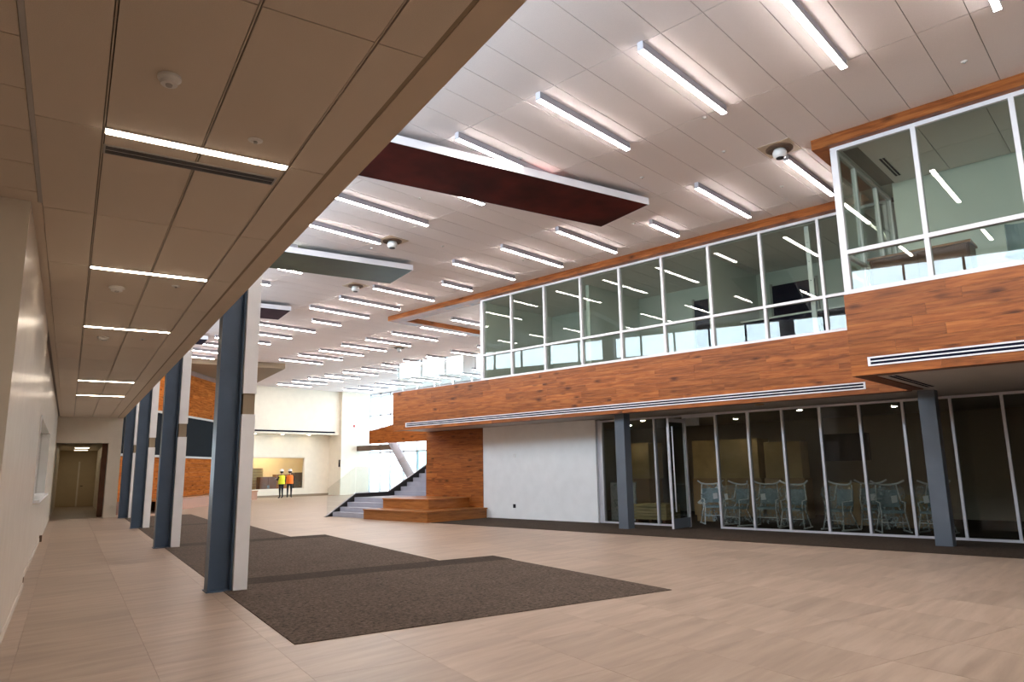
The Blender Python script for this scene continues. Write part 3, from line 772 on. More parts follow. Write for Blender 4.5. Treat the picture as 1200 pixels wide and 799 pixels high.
def wrapped_chair(loc, rz, label, proto=[]):
    if proto:
        o = copy_tree(proto[0]); o.location = loc; o.rotation_euler = (0, 0, rz); o['label'] = label; return o
    t = tag(empty('wrapped_chair', loc, rz), label, 'chair', 'plastic wrapped chairs behind the storefront glass')
    box('seat', (-.22, .22, -.23, .23, .46, .51), M_CHAIRG, t)
    bk = MB()
    for k in range(6):
        a, b2 = -.24 + .08 * k, -.16 + .08 * k
        f = lambda y: .22 + .10 * (1 - (y / .24) ** 2)
        bk.prism([(f(a), a, .58), (f(b2), b2, .58), (f(b2) + .05, b2, .98), (f(a) + .05, a, .98)], (.02, 0, 0))
    bk.build('backrest', M_CHAIRG, t)
    MB().tube([(.10, -.36, 1.20), (.2, -.25, 1.13), (.27, -.10, 1.10), (.28, 0, 1.10), (.27, .10, 1.10), (.2, .25, 1.13), (.10, .36, 1.20)], .022, 8).build('top_rail', M_TUBE, t, smooth=True)
    for sy in (-1, 1):
        MB().tube([(-.24, sy * .30, .02), (-.14, sy * .25, .46), (-.16, sy * .27, .70), (.18, sy * .27, .72), (.27, sy * .22, 1.1)], .016, 8).build('leg', M_TUBE, t, smooth=True)
        MB().tube([(.30, sy * .30, .02), (.12, sy * .24, .46), (.22, sy * .22, .60)], .016, 8).build('leg', M_TUBE, t, smooth=True)
        MB().tube([(-.30, sy * .31, .035), (.34, sy * .31, .035)], .02, 8).build('foot_bar', M_TUBE, t)
    MB().tube([(-.19, -.27, .25), (-.19, .27, .25)], .012, 6).build('stretcher', M_TUBE, t)
    fm = MB(); nu, nv = 14, 18
    rnd = random.Random(3)
    for i in range(nu):
        z = .10 + .98 * i / (nu - 1)
        w = .31 - .07 * abs(z - .5) + .02 * math.sin(9 * z)
        for k in range(nv):
            a = 2 * math.pi * k / nv
            q = 1 + rnd.uniform(-.13, .13)
            ca, sa = math.cos(a), math.sin(a)
            fm.v.append((w * q * math.copysign(abs(ca) ** .6, ca), w * q * math.copysign(abs(sa) ** .6, sa), z))
    for i in range(nu - 1):
        for k in range(nv):
            a, b2 = i * nv + k, i * nv + (k + 1) % nv
            fm.f.append((a, b2, b2 + nv, a + nv)); fm.m.append(0)
    fm.build('plastic_film', M_FILM, t, smooth=True)
    MB().prism([(-.34, -.07, .72), (-.34, .05, .70), (-.36, .06, .86), (-.36, -.06, .88)], (.004, 0, 0)).build('tag_card', M_PAPER, t)
    proto.append(t)
    return t
for (x, y, a, lab) in [(18.75, 9.80, .7, 'plastic wrapped chair seen through the open door gap'),
                       (18.45, 8.95, -.35, 'plastic wrapped chair beside the open door mullion'),
                       (18.70, 8.19, .15, 'plastic wrapped chair in front of the plywood crate'),
                       (18.45, 7.38, .05, 'plastic wrapped chair standing alone between two storefront panes'),
                       (18.45, 6.28, -.4, 'plastic wrapped chair in front of the tall carton'),
                       (19.35, 5.75, .3, 'plastic wrapped chair tucked in a second row beside the tall carton'),
                       (18.5, 5.10, .5, 'plastic wrapped chair in the pane before the corner column'),
                       (18.6, 4.22, -.2, 'plastic wrapped chair half hidden by the blue column')]:
    wrapped_chair((x, y, .004), a, lab)
t = tag(empty('wall_screen', (23.58, 7.6, 1.7)), 'black wall mounted screen on the back wall of the store', 'screen')
box('panel', (-.06, -.01, -.7, .7, 0, .85), M_BLACK, t); box('bracket', (-.01, .0, -.2, .2, .2, .6), M_DARK, t)
t = tag(empty('ceiling_sign_box', (18.3, 10.05, ZS + .02)), 'small blank white box hung from the store ceiling inside the door', 'sign box')
box('body', (-.04, .04, -.20, .20, -.30, -.06), M_PAPER, t); box('bracket', (-.02, .02, -.05, .05, -.06, 0), M_ALU, t)
def downlight(loc, label, mat, group, r=.07):
    t = tag(empty('downlight', loc), label, 'light', group)
    MB().lathe([(r * 1.35, -.012), (r * 1.35, 0), (r, 0), (r, -.012)], 16).build('trim_ring', M_PLASTIC, t)
    MB().lathe([(r * .95, -.016), (r * .95, -.004)], 16).build('lens', mat, t)
for p in ((19.1, 12.2, 'above the yellow board stack'), (19.1, 7.26, 'above the row of wrapped chairs'), (20.1, 5.2, 'behind the corner column'), (21.0, 10.0, 'added to light the plywood crate'), (20.9, 13.9, 'added to light the cartons')):  # last two are extra lamps, added to brighten the crates and cartons
    downlight((p[0], p[1], ZS + .02), 'small glowing store downlight ' + p[2], M_DOWN, None)
t = tag(empty('soffit_downlight', (16.45, 7.2, ZS + .02)), 'unlit round brass downlight in the grey balcony soffit', 'light')
MB().lathe([(.10, -.02), (.12, 0), (.08, 0), (.07, -.015)], 18).build('trim_ring', M_CARDB, t)
MB().lathe([(.065, -.014), (.065, -.002)], 16).build('lens', M_PLASTIC, t)

# ================================================================== STAIRS AND TIMBER SEATING
st = tag(empty('seating_steps', (16, 19, 0)), 'two tier timber seating steps in front of the timber wall', 'seating steps')
def stp(name, b, mat): return box(name, (b[0] - 16, b[1] - 16, b[2] - 19, b[3] - 19, b[4], b[5]), mat, st)
stp('lower_tier', (14.72, 17.37, 17.52, 20.93, 0, .30), M_WOODT); stp('lower_top', (14.68, 17.37, 17.48, 20.93, .30, .34), M_WOODT)
stp('upper_tier', (15.54, 17.37, 18.42, 20.93, .34, .64), M_WOODT); stp('upper_top', (15.50, 17.37, 18.38, 20.93, .64, .68), M_WOODT)
sc_ = tag(empty('staircase', (14.7, 22.1, 0)), 'grey stair rising to the balcony with black stringer and glass guard', 'staircase')
def sp(name, b, mat): return box(name, (b[0] - 14.7, b[1] - 14.7, b[2] - 22.1, b[3] - 22.1, b[4], b[5]), mat, sc_)
for k in range(4):
    x0 = 14.95 + .315 * k; xe = x0 + .335 if k < 3 else 17.80
    sp('step', (x0, xe, 20.95, 23.22, .165 * k, .165 * (k + 1)), M_STEP)
for k in range(13):
    x0 = 17.80 + .315 * k; z0 = .66 + .17 * k
    sp('step', (x0, x0 + .335, 20.95, 23.22, z0 - .20, z0 + .17), M_STEP)
prof = [(14.62, 0.0), (14.78, .05), (15.97, .80), (17.51, .81), (22.0, 3.17), (22.0, 2.85), (17.6, .50), (15.9, 0.0)]
MB().prism([(x - 14.7, 1.12, z) for x, z in prof], (0, .10, 0)).build('stringer', M_BLACK, sc_)
gpts = [(14.72, .03), (15.97, .80), (17.51, .81), (19.6, 1.91), (22.0, 3.17)]
for (xa, za), (xb, zb) in zip(gpts[:-1], gpts[1:]):
    MB().prism([(xa - 14.69, 1.165, za), (xb - 14.71, 1.165, zb), (xb - 14.71, 1.165, zb + 1.0), (xa - 14.69, 1.165, za + 1.0)], (0, .013, 0)).build('glass_panel', M_GUARD, sc_)
MB().prism([(x - 14.7, 1.15, z + .0) for x, z in gpts] + [(x - 14.7, 1.15, z + .025) for x, z in gpts[::-1]], (0, .05, 0)).build('guard_channel', M_ALU, sc_)

# far timber parapet at the stair head
pw_ = MB().prism([(22.05, 31.0, 3.05), (22.05, 31.0, 3.72), (22.05, 28.86, 3.96), (22.05, 20.8, 4.44), (22.05, 20.8, 3.0)], (.2, 0, 0)).build('wall_stair_head', M_WOOD)
tag(pw_, kind='structure')

# ================================================================== FAR END OF THE HALL
YB = 43.5
struct('wall_back', (21.3, 28.5, YB, YB + .25, 4.2, ZH + .1), M_CREAM)
bl = struct('wall_back_low_left', (19.0, 22.3, 44.7, 44.95, 0, 4.2), M_CREAM)
struct('wall_back_low_right', (26.4, 28.6, 44.7, 44.95, 0, 4.2), M_CREAM)
struct('wall_back_low_sill', (22.3, 26.4, 44.7, 44.95, 0, .52), M_CREAM)
struct('wall_back_low_head', (22.3, 26.4, 44.7, 44.95, 2.65, 4.2), M_CREAM)
struct('ceiling_back_soffit', (19.0, 28.6, YB + .25, 44.95, 4.2, 4.35), M_CREAM)
struct('baseboard_back', (21.0, 28.5, 44.68, 44.7, 0, .14), M_TAUPE)
struct('trim_7', (21.9, 28.0, YB - .03, YB, 4.32, 4.42), M_DARK)
struct('wall_back_pier', (28.36, 30.75, 43.2, 45.2, 0, ZH + .05), M_CREAM)
for x, q in ((22.3, 'above the end of the far window near the stage bench'), (24.3, 'above the far window behind the people'), (26.3, 'above the blank part of the cream back wall')): downlight((x, 44.1, 4.2), 'small glowing downlight ' + q, M_DOWN2, None, .12)
w9 = tag(empty('window_9', (22.3, 44.8, .52)), kind='structure')
box('pane', (0.04, 4.06, 0, .012, .04, 2.09), M_CLEAR, w9)
box('frame', (0, 4.10, -.03, .05, 0, .04), M_CREAM, w9); box('frame', (0, 4.10, -.03, .05, 2.09, 2.13), M_CREAM, w9)
box('frame', (0, .04, -.03, .05, .04, 2.09), M_CREAM, w9); box('frame', (4.06, 4.10, -.03, .05, .04, 2.09), M_CREAM, w9)
struct('wall_far_room', (19.0, 29.0, 48.6, 48.8, 0, 4.2), paint('yellow_cream_paint', (0.78, 0.64, 0.42), .6))
struct('wall_far_room_left', (19.0, 19.15, 44.95, 48.6, 0, 4.2), M_CREAM); struct('wall_far_room_right', (28.6, 28.75, 44.95, 48.6, 0, 4.2), M_CREAM)
struct('ceiling_far_room', (19.0, 29.0, 44.95, 48.8, 4.0, 4.2), M_CREAM)
struct('floor_far_room', (19.0, 29.0, 44.95, 48.8, -.006, .004), M_FLOOR)
t = tag(empty('far_room_light', (25.0, 46.9, 3.995)), 'warm glowing ceiling panel in the room behind the far window', 'light')
box('housing', (-1.25, 1.25, -.35, .35, -.05, 0), M_PLASTIC, t); box('diffuser', (-1.2, 1.2, -.3, .3, -.06, -.05), M_DOWN2, t)
def cabinet(loc, dims, mat, label):
    x, y, z = dims; t = tag(empty('storage_cabinet', loc), label, 'cabinet')
    box('body', (-x / 2, x / 2, -y / 2, y / 2, 0, z), mat, t)
    for sgn in (-1, 1):
        a = box('door', (min(0, sgn * x / 2) + .01, max(0, sgn * x / 2) - .01, -y / 2 - .015, -y / 2, .05, z - .03), mat, t)
        box('handle', (sgn * .05 - .01, sgn * .05 + .01, -y / 2 - .035, -y / 2 - .015, z * .4, z * .6), M_CHROME, a)
cabinet((24.15, 45.75, 0), (1.2, .5, 1.35), M_DKWOOD, 'dark brown low cabinet behind the far window left of the people')
cabinet((25.30, 46.0, 0), (.9, .5, 1.5), M_WOODT, 'reddish wood cabinet behind the yellow vest')
cabinet((26.65, 46.0, 0), (.8, .5, 1.62), M_BROWN, 'dark brown grey cabinet behind the orange vest')
t = tag(empty('slatted_crate', (23.85, 46.75, 0)), 'tan slatted crate at the end of the far window room', 'crate')
for k in range(9): box('slat', (-.42, .42, -.26, -.23, .1 + k * .2, .26 + k * .2), M_PLY, t)
box('body', (-.40, .40, -.23, .25, 0, 1.95), M_CARDB, t)
# small wall devices
t = tag(empty('fire_alarm', (29.25, 43.2, 4.75)), 'small red and white fire alarm on the white pier', 'alarm')
box('plate', (-.1, .1, -.03, 0, 0, .2), M_PLASTIC, t); box('strobe', (.06, .2, -.05, -.0, .02, .18), paint('red_plastic', (.5, .03, .02), .4), t)
t = tag(empty('card_reader', (28.36, 43.35, 1.95)), 'black wall panel on the side of the white pier', 'wall panel')
box('plate', (-.03, 0, -.1, .1, 0, .5), M_BLACK, t); box('cover', (-.04, -.03, -.07, .07, .05, .3), M_DARK, t)

# exterior curtain wall
w10 = tag(empty('window_10', (31.0, 27.0, 0)), kind='structure')
ym = [0, 2.3, 4.6, 6.9, 9.2, 11.0, 12.5, 14.0, 15.2, 16.5]
for y in ym: box('mullion', (0, .14, y, y + .09, .1, ZH), M_ALU, w10)
for z in (0, 2.9, 5.6, ZH - .1): box('transom', (0, .14, 0, 16.6, z, z + .1), M_ALU, w10)
for a, b2 in zip(ym[:-1], ym[1:]):
    box('pane', (.06, .072, a + .09, b2, .1, 2.9), M_TEAL if a < 11 else M_CURT, w10)
    box('pane', (.06, .072, a + .09, b2, 3.0, 5.6), M_CURT, w10); box('pane', (.06, .072, a + .09, b2, 5.7, ZH - .1), M_CURT, w10)
struct('wall_far_right', (31.0, 31.2, -8.1, 27.0, 0, ZH + .04), M_WHITE)
struct('wall_far_corner', (30.75, 31.2, 43.6, 45.2, 0, ZH + .04), M_WHITE)
tag(box('entrance_beam', (29.6, 29.9, 38.5, 43.1, 3.05, 3.42), M_BROWN), 'grey steel beam spanning from the white pier to the glass entrance', 'beam')
t = tag(empty('raking_column', (25.0, 30.9, 0)), 'thick grey blue steel column leaning beside the stair guard', 'column')
MB().tube([(0, -.95, 0), (0, -.03, 1.0), (0, 2.65, 4.0)], .24, 18).build('shaft', M_HOUS, t, smooth=True)
MB().lathe([(.36, 0), (.36, .03), (.30, .05)], 18, c=(0, -.95, 0)).build('base_ring', M_STEELG, t)
struct('wall_vestibule', (28.4, 28.55, 27.0, 37.5, 0, .35), M_ALU)

# stage wall: timber with a dark recess, at 45 degrees
sw = tag(empty('wall_stage', (15.75, 37.75, 0), R(45)), kind='structure')
HL = 8.1
box('backing', (-HL, HL, .1, .4, 0, ZH + .1), M_DKWOOD, sw)
def plank45(x0, x1, z0, z1, rows):
    h = (z1 - z0) / rows
    for r_ in range(rows):
        x = x0; f = True
        while x < x1 - .02:
            l = random.uniform(1.6, 3.0) * (random.uniform(.3, 1) if f else 1); f = False
            xa = min(x1, x + l)
            if x1 - xa < .3: xa = x1
            ubox('plank', (x + .003, xa - .003, .08 - random.uniform(0, .004), .1, z0 + r_ * h + .003, z0 + (r_ + 1) * h - .003), M_WOODS, sw); x = xa
plank45(-HL, HL, .55, 2.45, 8); plank45(-HL, HL, 4.62, 6.75, 9)
box('stage_recess', (-HL, HL, .07, .1, 2.55, 4.52), M_SCREEN, sw)
box('recess_trim', (-HL, HL, .0, .1, 2.45, 2.55), M_GREYSOFF, sw); box('recess_trim', (-HL, HL, .0, .1, 4.52, 4.62), M_GREYSOFF, sw)
t = tag(empty('stage_bench', (16.0, 38.0, 0), R(45)), 'long low timber bench against the timber stage wall', 'bench')
box('seat', (-HL + 2, HL - .6, -.95, .05, .48, .55), M_WOODT, t); box('front', (-HL + 3, HL - .6, -.9, -.87, 0, .48), M_PINK, t); box('end_panel', (-HL + 2, -HL + 3, -.9, -.85, 0, .48), M_WOODT, t)
# taupe soffit over the stage
sv = cstruct('ceiling_stage', (1.8, 9.24, 37.2, 48, 7.0, ZH - .003), M_TAUPE)
downlight(P(4.1, 38.4, 7.0), 'small glowing downlight in the taupe stage soffit', M_DOWN2, 'stage downlight', .10)

# rear and closing walls (behind the camera)
struct('wall_rear', (-2, 31.2, -8.3, -8.1, 0, ZH + .04), M_WALL)
struct('wall_stair_back', (23.0, 23.15, -8, 20.6, 4.36 - .4, 4.36), M_WHITE)
struct('wall_upper_back', (19.35, 23.1, 15.0, 15.1, 4.36, ZH), M_WHITE)

# ================================================================== HALL COLUMNS
for i, s0 in enumerate((11.17, 18.42, 25.6, 32.0)):
    labs = ['slate blue steel column with white fin, standing at the front corner of the dark carpet stripe',
            'slate blue steel column with white fin, second along the corridor carpet edge',
            'slate blue steel column with white fin, third along the corridor carpet edge',
            'slate blue steel column with white fin, beside the corridor end wall']
    t = tag(empty('steel_column', P(1.79, s0), RZ), labs[i], 'column')
    top = ZH - .003
    box('flange', (0.0, .022, -.15, .15, 0.012, top), M_STEEL, t)
    box('flange', (.30, .322, -.15, .15, 0.012, top), M_STEEL, t)
    box('web', (.022, .30, -.008, .008, 0.012, top), M_STEEL, t)
    box('base_plate', (-.02, .34, -.17, .17, 0, .012), M_STEEL, t)
    fw0, fw1 = .330, .52
    box('fin_lower', (fw0, fw1, -.22, .30, 0, 2.51), M_WHITE, t)
    box('fin_band', (fw0 + .012, fw1 - .012, -.19, .28, 2.51, 2.82), M_TAUPE, t)
    box('fin_upper', (fw0, fw1, -.22, .30, 2.82, top), M_WHITE, t)

# ================================================================== CEILING LIGHTS
def lamp_meshes(L):
    h = MB().box(-L / 2, L / 2, -.042, .042, .010, .13).mesh('lamp_housing', M_HOUS)
    d = MB().box(-L / 2 + .004, L / 2 - .004, -.040, .040, .0, .010).mesh('lamp_diffuser', M_LAMP)
    return h, d
LF, LHF = lamp_meshes(2.42), lamp_meshes(1.22)
ecap = MB().box(-.004, .004, -.044, .044, -.001, .13).mesh('lamp_end_cap', M_ALU)
def lamp(xc, y, me, L, label, group):
    t = tag(empty('linear_ceiling_light', (xc, y, ZH - .13)), label, 'light', group)
    link('housing', me[0], t); link('diffuser', me[1], t)
    for sg in (-1, 1): link('end_cap', ecap, t, (sg * L / 2, 0, 0))
def hall_ok(x, y, cols):
    t_, s_ = ts(x, y)
    if t_ < 2.4: return False
    if x - y < -21.4: return False
    if s_ > 36.9 and t_ < 9.6: return False
    return True
for ci in range(-1, 5):
    x0 = 7.50 + 4.8768 * ci
    for k in range(-3, 23):
        y = 0.885 + 1.826 * k
        if ci == 1 and y < 4: continue
        if ci >= 2 and y < 17.0: continue
        if y > 42.6: continue
        xa, xb = x0, x0 + 2.42
        if not hall_ok(xa, y, 0):
            if not hall_ok(xa + 1.25, y, 0): continue
            xa = xa + 1.20
        if ci >= 4 and (y > 41.2 or xb > 30): continue
        if ci == 1 and k in (4, 8, 12): xa = xb - 1.22
        if ci == 0 and k == 8: xb = xa + 1.22
        if 15.3 < xa < 15.8: continue
        L = xb - xa
        o_ = lambda n: ('first', 'second', 'third', 'fourth', 'fifth', 'sixth', 'seventh', 'eighth', 'ninth', 'tenth', 'eleventh', 'twelfth', 'thirteenth', 'fourteenth', 'fifteenth', 'sixteenth', 'seventeenth', 'eighteenth', 'nineteenth', 'twentieth', 'next')[min(n, 20)]
        if ci == -1: rel = o_(k + 3) + ' from the rear wall over the corridor edge'
        elif ci == 0: rel = (o_(k - 5) + ' beyond the red panel in its row') if k >= 5 else (o_(4 - k) + ' from the red panel, away from the green one')
        elif ci == 1: rel = o_(k - 2) + ' from the projecting glass room beside the balcony'
        elif ci == 2: rel = o_(k - 9) + ' past the fascia corner in the first row behind it'
        elif ci == 3: rel = o_(22 - k) + ' from the cream back wall facing its window'
        else: rel = o_(22 - k) + ' from the white pier by the glass entrance'
        if L > 2: lamp((xa + xb) / 2, y, LF, 2.42, 'long hall ceiling light ' + rel, 'long hall ceiling lights')
        else: lamp((xa + xb) / 2, y, LHF, 1.22, 'half length hall ceiling light ' + rel, 'short hall ceiling lights')
for s0, lab in ((5.17, 'recessed corridor light beside the black slot air diffuser'), (S0 + 2 * PC, 'recessed corridor light beyond the slot diffuser tiles'), (S0 + 4 * PC, 'third recessed corridor light from the alcove'),
           (S0 + 8 * PC, 'recessed corridor light, first of the far close pair'), (S0 + 10 * PC, 'recessed corridor light nearest the corridor end wall'), (S0 - 2 * PC, 'recessed corridor light over the alcove opening')):
    t = tag(empty('corridor_light', P(.63, s0, ZC), RZ), lab, 'light')
    box('housing', (-.605, .605, -.045, .045, -.010, -.001), M_PLASTIC, t)
    box('diffuser', (-.60, .60, -.036, .036, -.014, -.010), M_LAMPC, t)
t = tag(empty('corridor_slot_diffuser', P(.62, 5.49, ZC), RZ), 'black twin slot air diffuser in the corridor ceiling', 'air vent')
box('frame', (-.595, .60, -.080, .080, -.006, -.001), M_GREYSOFF, t)
for a in (-.062, .010): box('slot', (-.58, .585, a, a + .052, -.009, -.006), M_BLACK, t)
# detectors and sprinkler covers
def detector(p, r, label, kind, group=None, h=.05):
    t = tag(empty(kind, p), label, 'detector' if kind == 'smoke_detector' else 'sprinkler', group)
    MB().lathe([(r, 0), (r, -h * .35), (r * .75, -h * .6), (r * .7, -h)], 20).build('body', M_PLASTIC, t, smooth=False)
    MB().lathe([(r * .30, -h), (r * .25, -h - .012), (r * .05, -h - .014)], 14).build('sensor' if kind == 'smoke_detector' else 'cap', M_GREYSOFF, t)
detector(P(.32, 4.25, ZC), .065, 'white round smoke detector in front of the first corridor light', 'smoke_detector')
detector(P(.33, 9.75, ZC), .09, 'white round smoke detector past the second corridor light', 'smoke_detector')
detector(P(.32, 13.5, ZC), .09, 'white round smoke detector past the third corridor light', 'smoke_detector')
detector(P(.93, 4.83, ZC), .05, 'small flush round sprinkler cover by the first corridor light', 'sprinkler_cover', None, .012)
detector(P(.95, 9.35, ZC), .05, 'small flush round sprinkler cover by the second corridor light', 'sprinkler_cover', None, .012)
detector(P(.90, 13.4, ZC), .05, 'small flush round sprinkler cover by the third corridor light', 'sprinkler_cover', None, .012)
def on_ceiling(px, py):
    d = FWD + RIGHT * ((px - 600) / FPX) + DOWN * ((py - 399.5) / FPX)
    k = (ZH - EYE) / d.z
    return Vector((d.x * k, d.y * k, ZH))
for (x, y) in [(7.66, 6.47), (10.04, 4.93), (9.01, 8.11), (11.37, 7.0), (11.45, 5.3), (13.83, 5.2), (11.2, 1.47), (8.92, 10.9), (11.4, 13.0), (13.5, 8.6), (13.8, 12.4), (8.7, 14.0), (10.2, 14.4)]:
    detector((x, y, ZH), .045, 'tiny round sprinkler cover set in a hall ceiling tile', 'sprinkler_cover', 'hall ceiling sprinklers', .015)
# ball fixtures on square plates
for (x, y, lab) in ((12.05, 4.52, 'white ball camera on a square plate near the projecting room'), (10.22, 13.55, 'white ball camera on a square plate before the green ceiling panel'),
                    (12.05, 17.80, 'white ball camera on a square plate behind the green ceiling panel'), (19.95, 25.8, 'white ball camera on a square plate beyond the balcony end')):
    t = tag(empty('ceiling_camera', (x, y, ZH)), lab, 'camera')
    box('plate', (-.30, .30, -.29, .29, -.008, 0), M_SOFFIT, t)
    MB().lathe([(.17, -.008), (.235, -.010), (.235, -.03), (.20, -.045), (.16, -.03)], 24).build('ring', M_BROWN, t)
    MB().lathe([(.10, -.03), (.125, -.09), (.12, -.14), (.10, -.175), (.06, -.19)], 24).build('ball', M_HELM, t, smooth=True)
    MB().lathe([(.075, -.172), (.07, -.20), (.03, -.205)], 18).build('lens', M_BLACK, t)

# coloured ceiling panels, hung square to the corridor
def cpanel(s0, s1, t0, t1, mat, lab):
    cx, cy = (t0 + t1) / 2, (s0 + s1) / 2
    t = tag(empty('ceiling_panel', P(cx, cy, 7.02), RZ), lab, 'ceiling panel'); a, b2 = (t1 - t0) / 2, (s1 - s0) / 2
    box('board', (-a + .012, a - .012, -b2 + .012, b2 - .012, 0, .07), mat, t)
    for q in ((-a, a, -b2, -b2 + .012), (-a, a, b2 - .012, b2)): box('edge', (*q, -.002, .145), M_WHITEFR, t)
    for q in ((-a, -a + .012, -b2 + .012, b2 - .012), (a - .012, a, -b2 + .012, b2 - .012)): box('edge', (*q, -.002, .145), M_WHITEFR, t)
    for u in (-.8, .8):
        for v in (-.7, .7): MB().tube([(u * a, v * b2, .06), (u * a, v * b2, .255)], .006, 6).build('hanger', M_CHROME, t)
cpanel(10.22, 11.80, 2.6, 9.85, M_RED, 'dark red acoustic panel with white edges hung under the hall ceiling')
cpanel(17.05, 18.68, 2.6, 7.55, M_GREEN, 'dark green acoustic panel with white edges hung under the hall ceiling')
cpanel(23.5, 25.2, 2.6, 5.95, M_PURPLE, 'dark plum acoustic panel with white edges hung under the hall ceiling')
cpanel(30.3, 31.7, 2.6, 4.4, M_NAVY, 'dark navy acoustic panel with white edges hung under the hall ceiling')

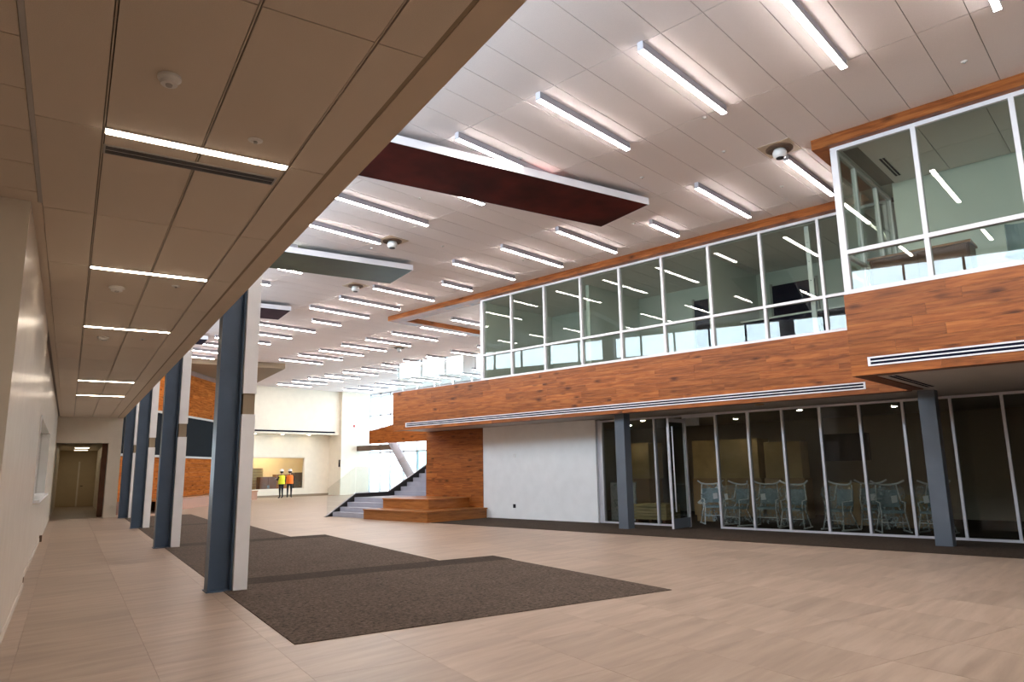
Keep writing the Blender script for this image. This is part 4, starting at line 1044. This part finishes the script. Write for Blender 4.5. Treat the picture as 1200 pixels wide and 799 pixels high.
# ================================================================== PEOPLE
def person(loc, rz, vest_mat, shirt, label, lean):
    t = tag(empty('person', loc, rz), label, 'person')
    J, E, Rr = {}, [], {}
    def v(n, p, r): J[n] = Vector(p); Rr[n] = r
    v('pel', (0, 0, .95), .145); v('waist', (0, -.01, 1.10), .135); v('chest', (0, -.01, 1.30), .16); v('shl', (0, 0, 1.42), .115); v('neck', (0, .01, 1.53), .058)
    v('head0', (0, .02, 1.60), .075); v('head1', (0, .02, 1.68), .098); v('head2', (0, .015, 1.76), .075)
    E += [('pel', 'waist'), ('waist', 'chest'), ('chest', 'shl'), ('shl', 'neck'), ('neck', 'head0'), ('head0', 'head1'), ('head1', 'head2')]
    for sg, n in ((-1, 'l'), (1, 'r')):
        v('hip' + n, (sg * .10, 0, .88), .095); v('kn' + n, (sg * .115, .015 + lean * sg, .49), .062); v('an' + n, (sg * .12, -.02 + lean * sg, .09), .043)
        v('to' + n, (sg * .135, .14 + lean * sg, .035), .034)
        E += [('pel', 'hip' + n), ('hip' + n, 'kn' + n), ('kn' + n, 'an' + n), ('an' + n, 'to' + n)]
        up = sg * (1 if lean > 0 else -1) < 0
        v('sh' + n, (sg * .19, 0, 1.42), .065); v('el' + n, (sg * .27, -.03 if not up else .02, 1.15), .048)
        v('wr' + n, (sg * .25, .14 if not up else .20, .95 if not up else 1.22), .032); 
        w = J['wr' + n]; dv = (w - J['el' + n]).normalized()
        v('pa' + n, w + dv * .07, .030)
        E += [('shl', 'sh' + n), ('sh' + n, 'el' + n), ('el' + n, 'wr' + n), ('wr' + n, 'pa' + n)]
        for q in range(4):
            off = Vector((.0, 0, .022 * (1.5 - q)))
            fl = (.075, .085, .08, .06)[q]
            v('fa%d' % q + n, J['pa' + n] + dv * fl * .5 + off, .0095); v('fb%d' % q + n, J['pa' + n] + dv * fl * .9 + off * 1.05 + Vector((-sg * .02, 0, -.01)), .008)
            E += [('pa' + n, 'fa%d' % q + n), ('fa%d' % q + n, 'fb%d' % q + n)]
        v('th' + n, w + dv * .035 + Vector((-sg * .035, .01, .03)), .010); v('ti' + n, w + dv * .08 + Vector((-sg * .045, .01, .045)), .008)
        E += [('wr' + n, 'th' + n), ('th' + n, 'ti' + n)]
    names = list(J); idx = {k: i for i, k in enumerate(names)}
    me = D.meshes.new('body'); me.from_pydata([tuple(J[k]) for k in names], [(idx[a], idx[b2]) for a, b2 in E], [])
    o = link('body', me, t)
    o.modifiers.new('skin', 'SKIN'); 
    for i, k in enumerate(names):
        me.skin_vertices[0].data[i].radius = (Rr[k] * (1.25 if k in ('chest', 'waist', 'pel') else 1), Rr[k] * (.85 if k in ('chest', 'waist', 'pel', 'shl') else 1))
        me.skin_vertices[0].data[i].use_root = (k == 'pel')
    sb = o.modifiers.new('smooth', 'SUBSURF'); sb.levels = 1; sb.render_levels = 1
    bpy.context.view_layer.update()
    ev = o.evaluated_get(bpy.context.evaluated_depsgraph_get())
    nm = D.meshes.new_from_object(ev); o.modifiers.clear(); o.data = nm
    nm.materials.clear()
    for m in (M_CLOTH, shirt, M_SKIN): nm.materials.append(m)
    for p in nm.polygons:
        c = p.center; r2 = (abs(c.x), c.z)
        p.use_smooth = True
        p.material_index = 0 if c.z < 1.0 and not (abs(c.x) > .2) else (2 if c.z > 1.5 or (c.y > .19) else 1)
    # vest: open shell around the torso, ends at the shoulders and hips
    vm = MB(); seg = 22
    prof = [(.90, .235, .165), (1.0, .232, .160), (1.12, .220, .158), (1.28, .238, .170), (1.40, .225, .150), (1.47, .15, .105)]
    for z, rx, ry in prof:
        for k in range(seg):
            a = 2 * math.pi * k / seg
            vm.v.append((rx * math.cos(a), ry * math.sin(a) - .005, z))
    for i in range(len(prof) - 1):
        for k in range(seg):
            a, b2 = i * seg + k, i * seg + (k + 1) % seg
            vm.f.append((a, b2, b2 + seg, a + seg)); vm.m.append(1 if i == 1 else 0)
    vm.build('vest', [vest_mat, vest_mat], t, smooth=True)
    hm = MB().lathe([(.155, 1.715), (.150, 1.725), (.128, 1.73), (.126, 1.77), (.105, 1.82), (.06, 1.85), (.01, 1.86)], 20, c=(0, .02, 0))
    hm.build('helmet', M_HELM, t, smooth=True)
    hr = MB().lathe([(.075, 1.60), (.104, 1.64), (.108, 1.70), (.10, 1.73)], 18, c=(0, .0, 0)); hr.build('hair', M_CLOTH, t, smooth=True)
    for sg in (-1, 1):
        MB().lathe([(.008, -.03), (.02, -.01), (.02, .015), (.008, .03)], 10, c=(sg * .10, .02, 1.67)).build('ear', M_SKIN, t, smooth=True)
        MB().lathe([(.006, -.012), (.014, 0), (.006, .012)], 8, c=(sg * .038, .105, 1.69)).build('eye', M_DARK, t)
    MB().prism([(0, .115, 1.69), (-.015, .11, 1.645), (.015, .11, 1.645)], (0, .022, -.004)).build('nose', M_SKIN, t)
    box('mouth', (-.025, .025, .095, .108, 1.607, 1.615), M_MAROON, t)
person((23.42, 42.4, 0), R(8), M_VESTY, M_CLOTH, 'person in yellow safety vest, white helmet and black trousers facing the far window', .03)
person((24.20, 42.75, 0), R(-35), M_VESTO, M_MAROON, 'person in orange safety vest and white helmet beside the one in yellow', -.02)

# light portals in the real window openings (sampling guides only)
def portal(loc, rot, sx, sy):
    l = D.lights.new('portal', 'AREA'); l.shape = 'RECTANGLE'; l.size = sx; l.size_y = sy
    l.cycles.is_portal = True
    o = link('window_portal', l); o.location = loc; o.rotation_euler = rot
portal(P(1.50, 12.0, 6.71), (R(90), 0, RZ - R(90)), 42.0, .92)
portal((31.2, 35.3, 3.65), (R(90), 0, R(90)), 16.6, 7.2)
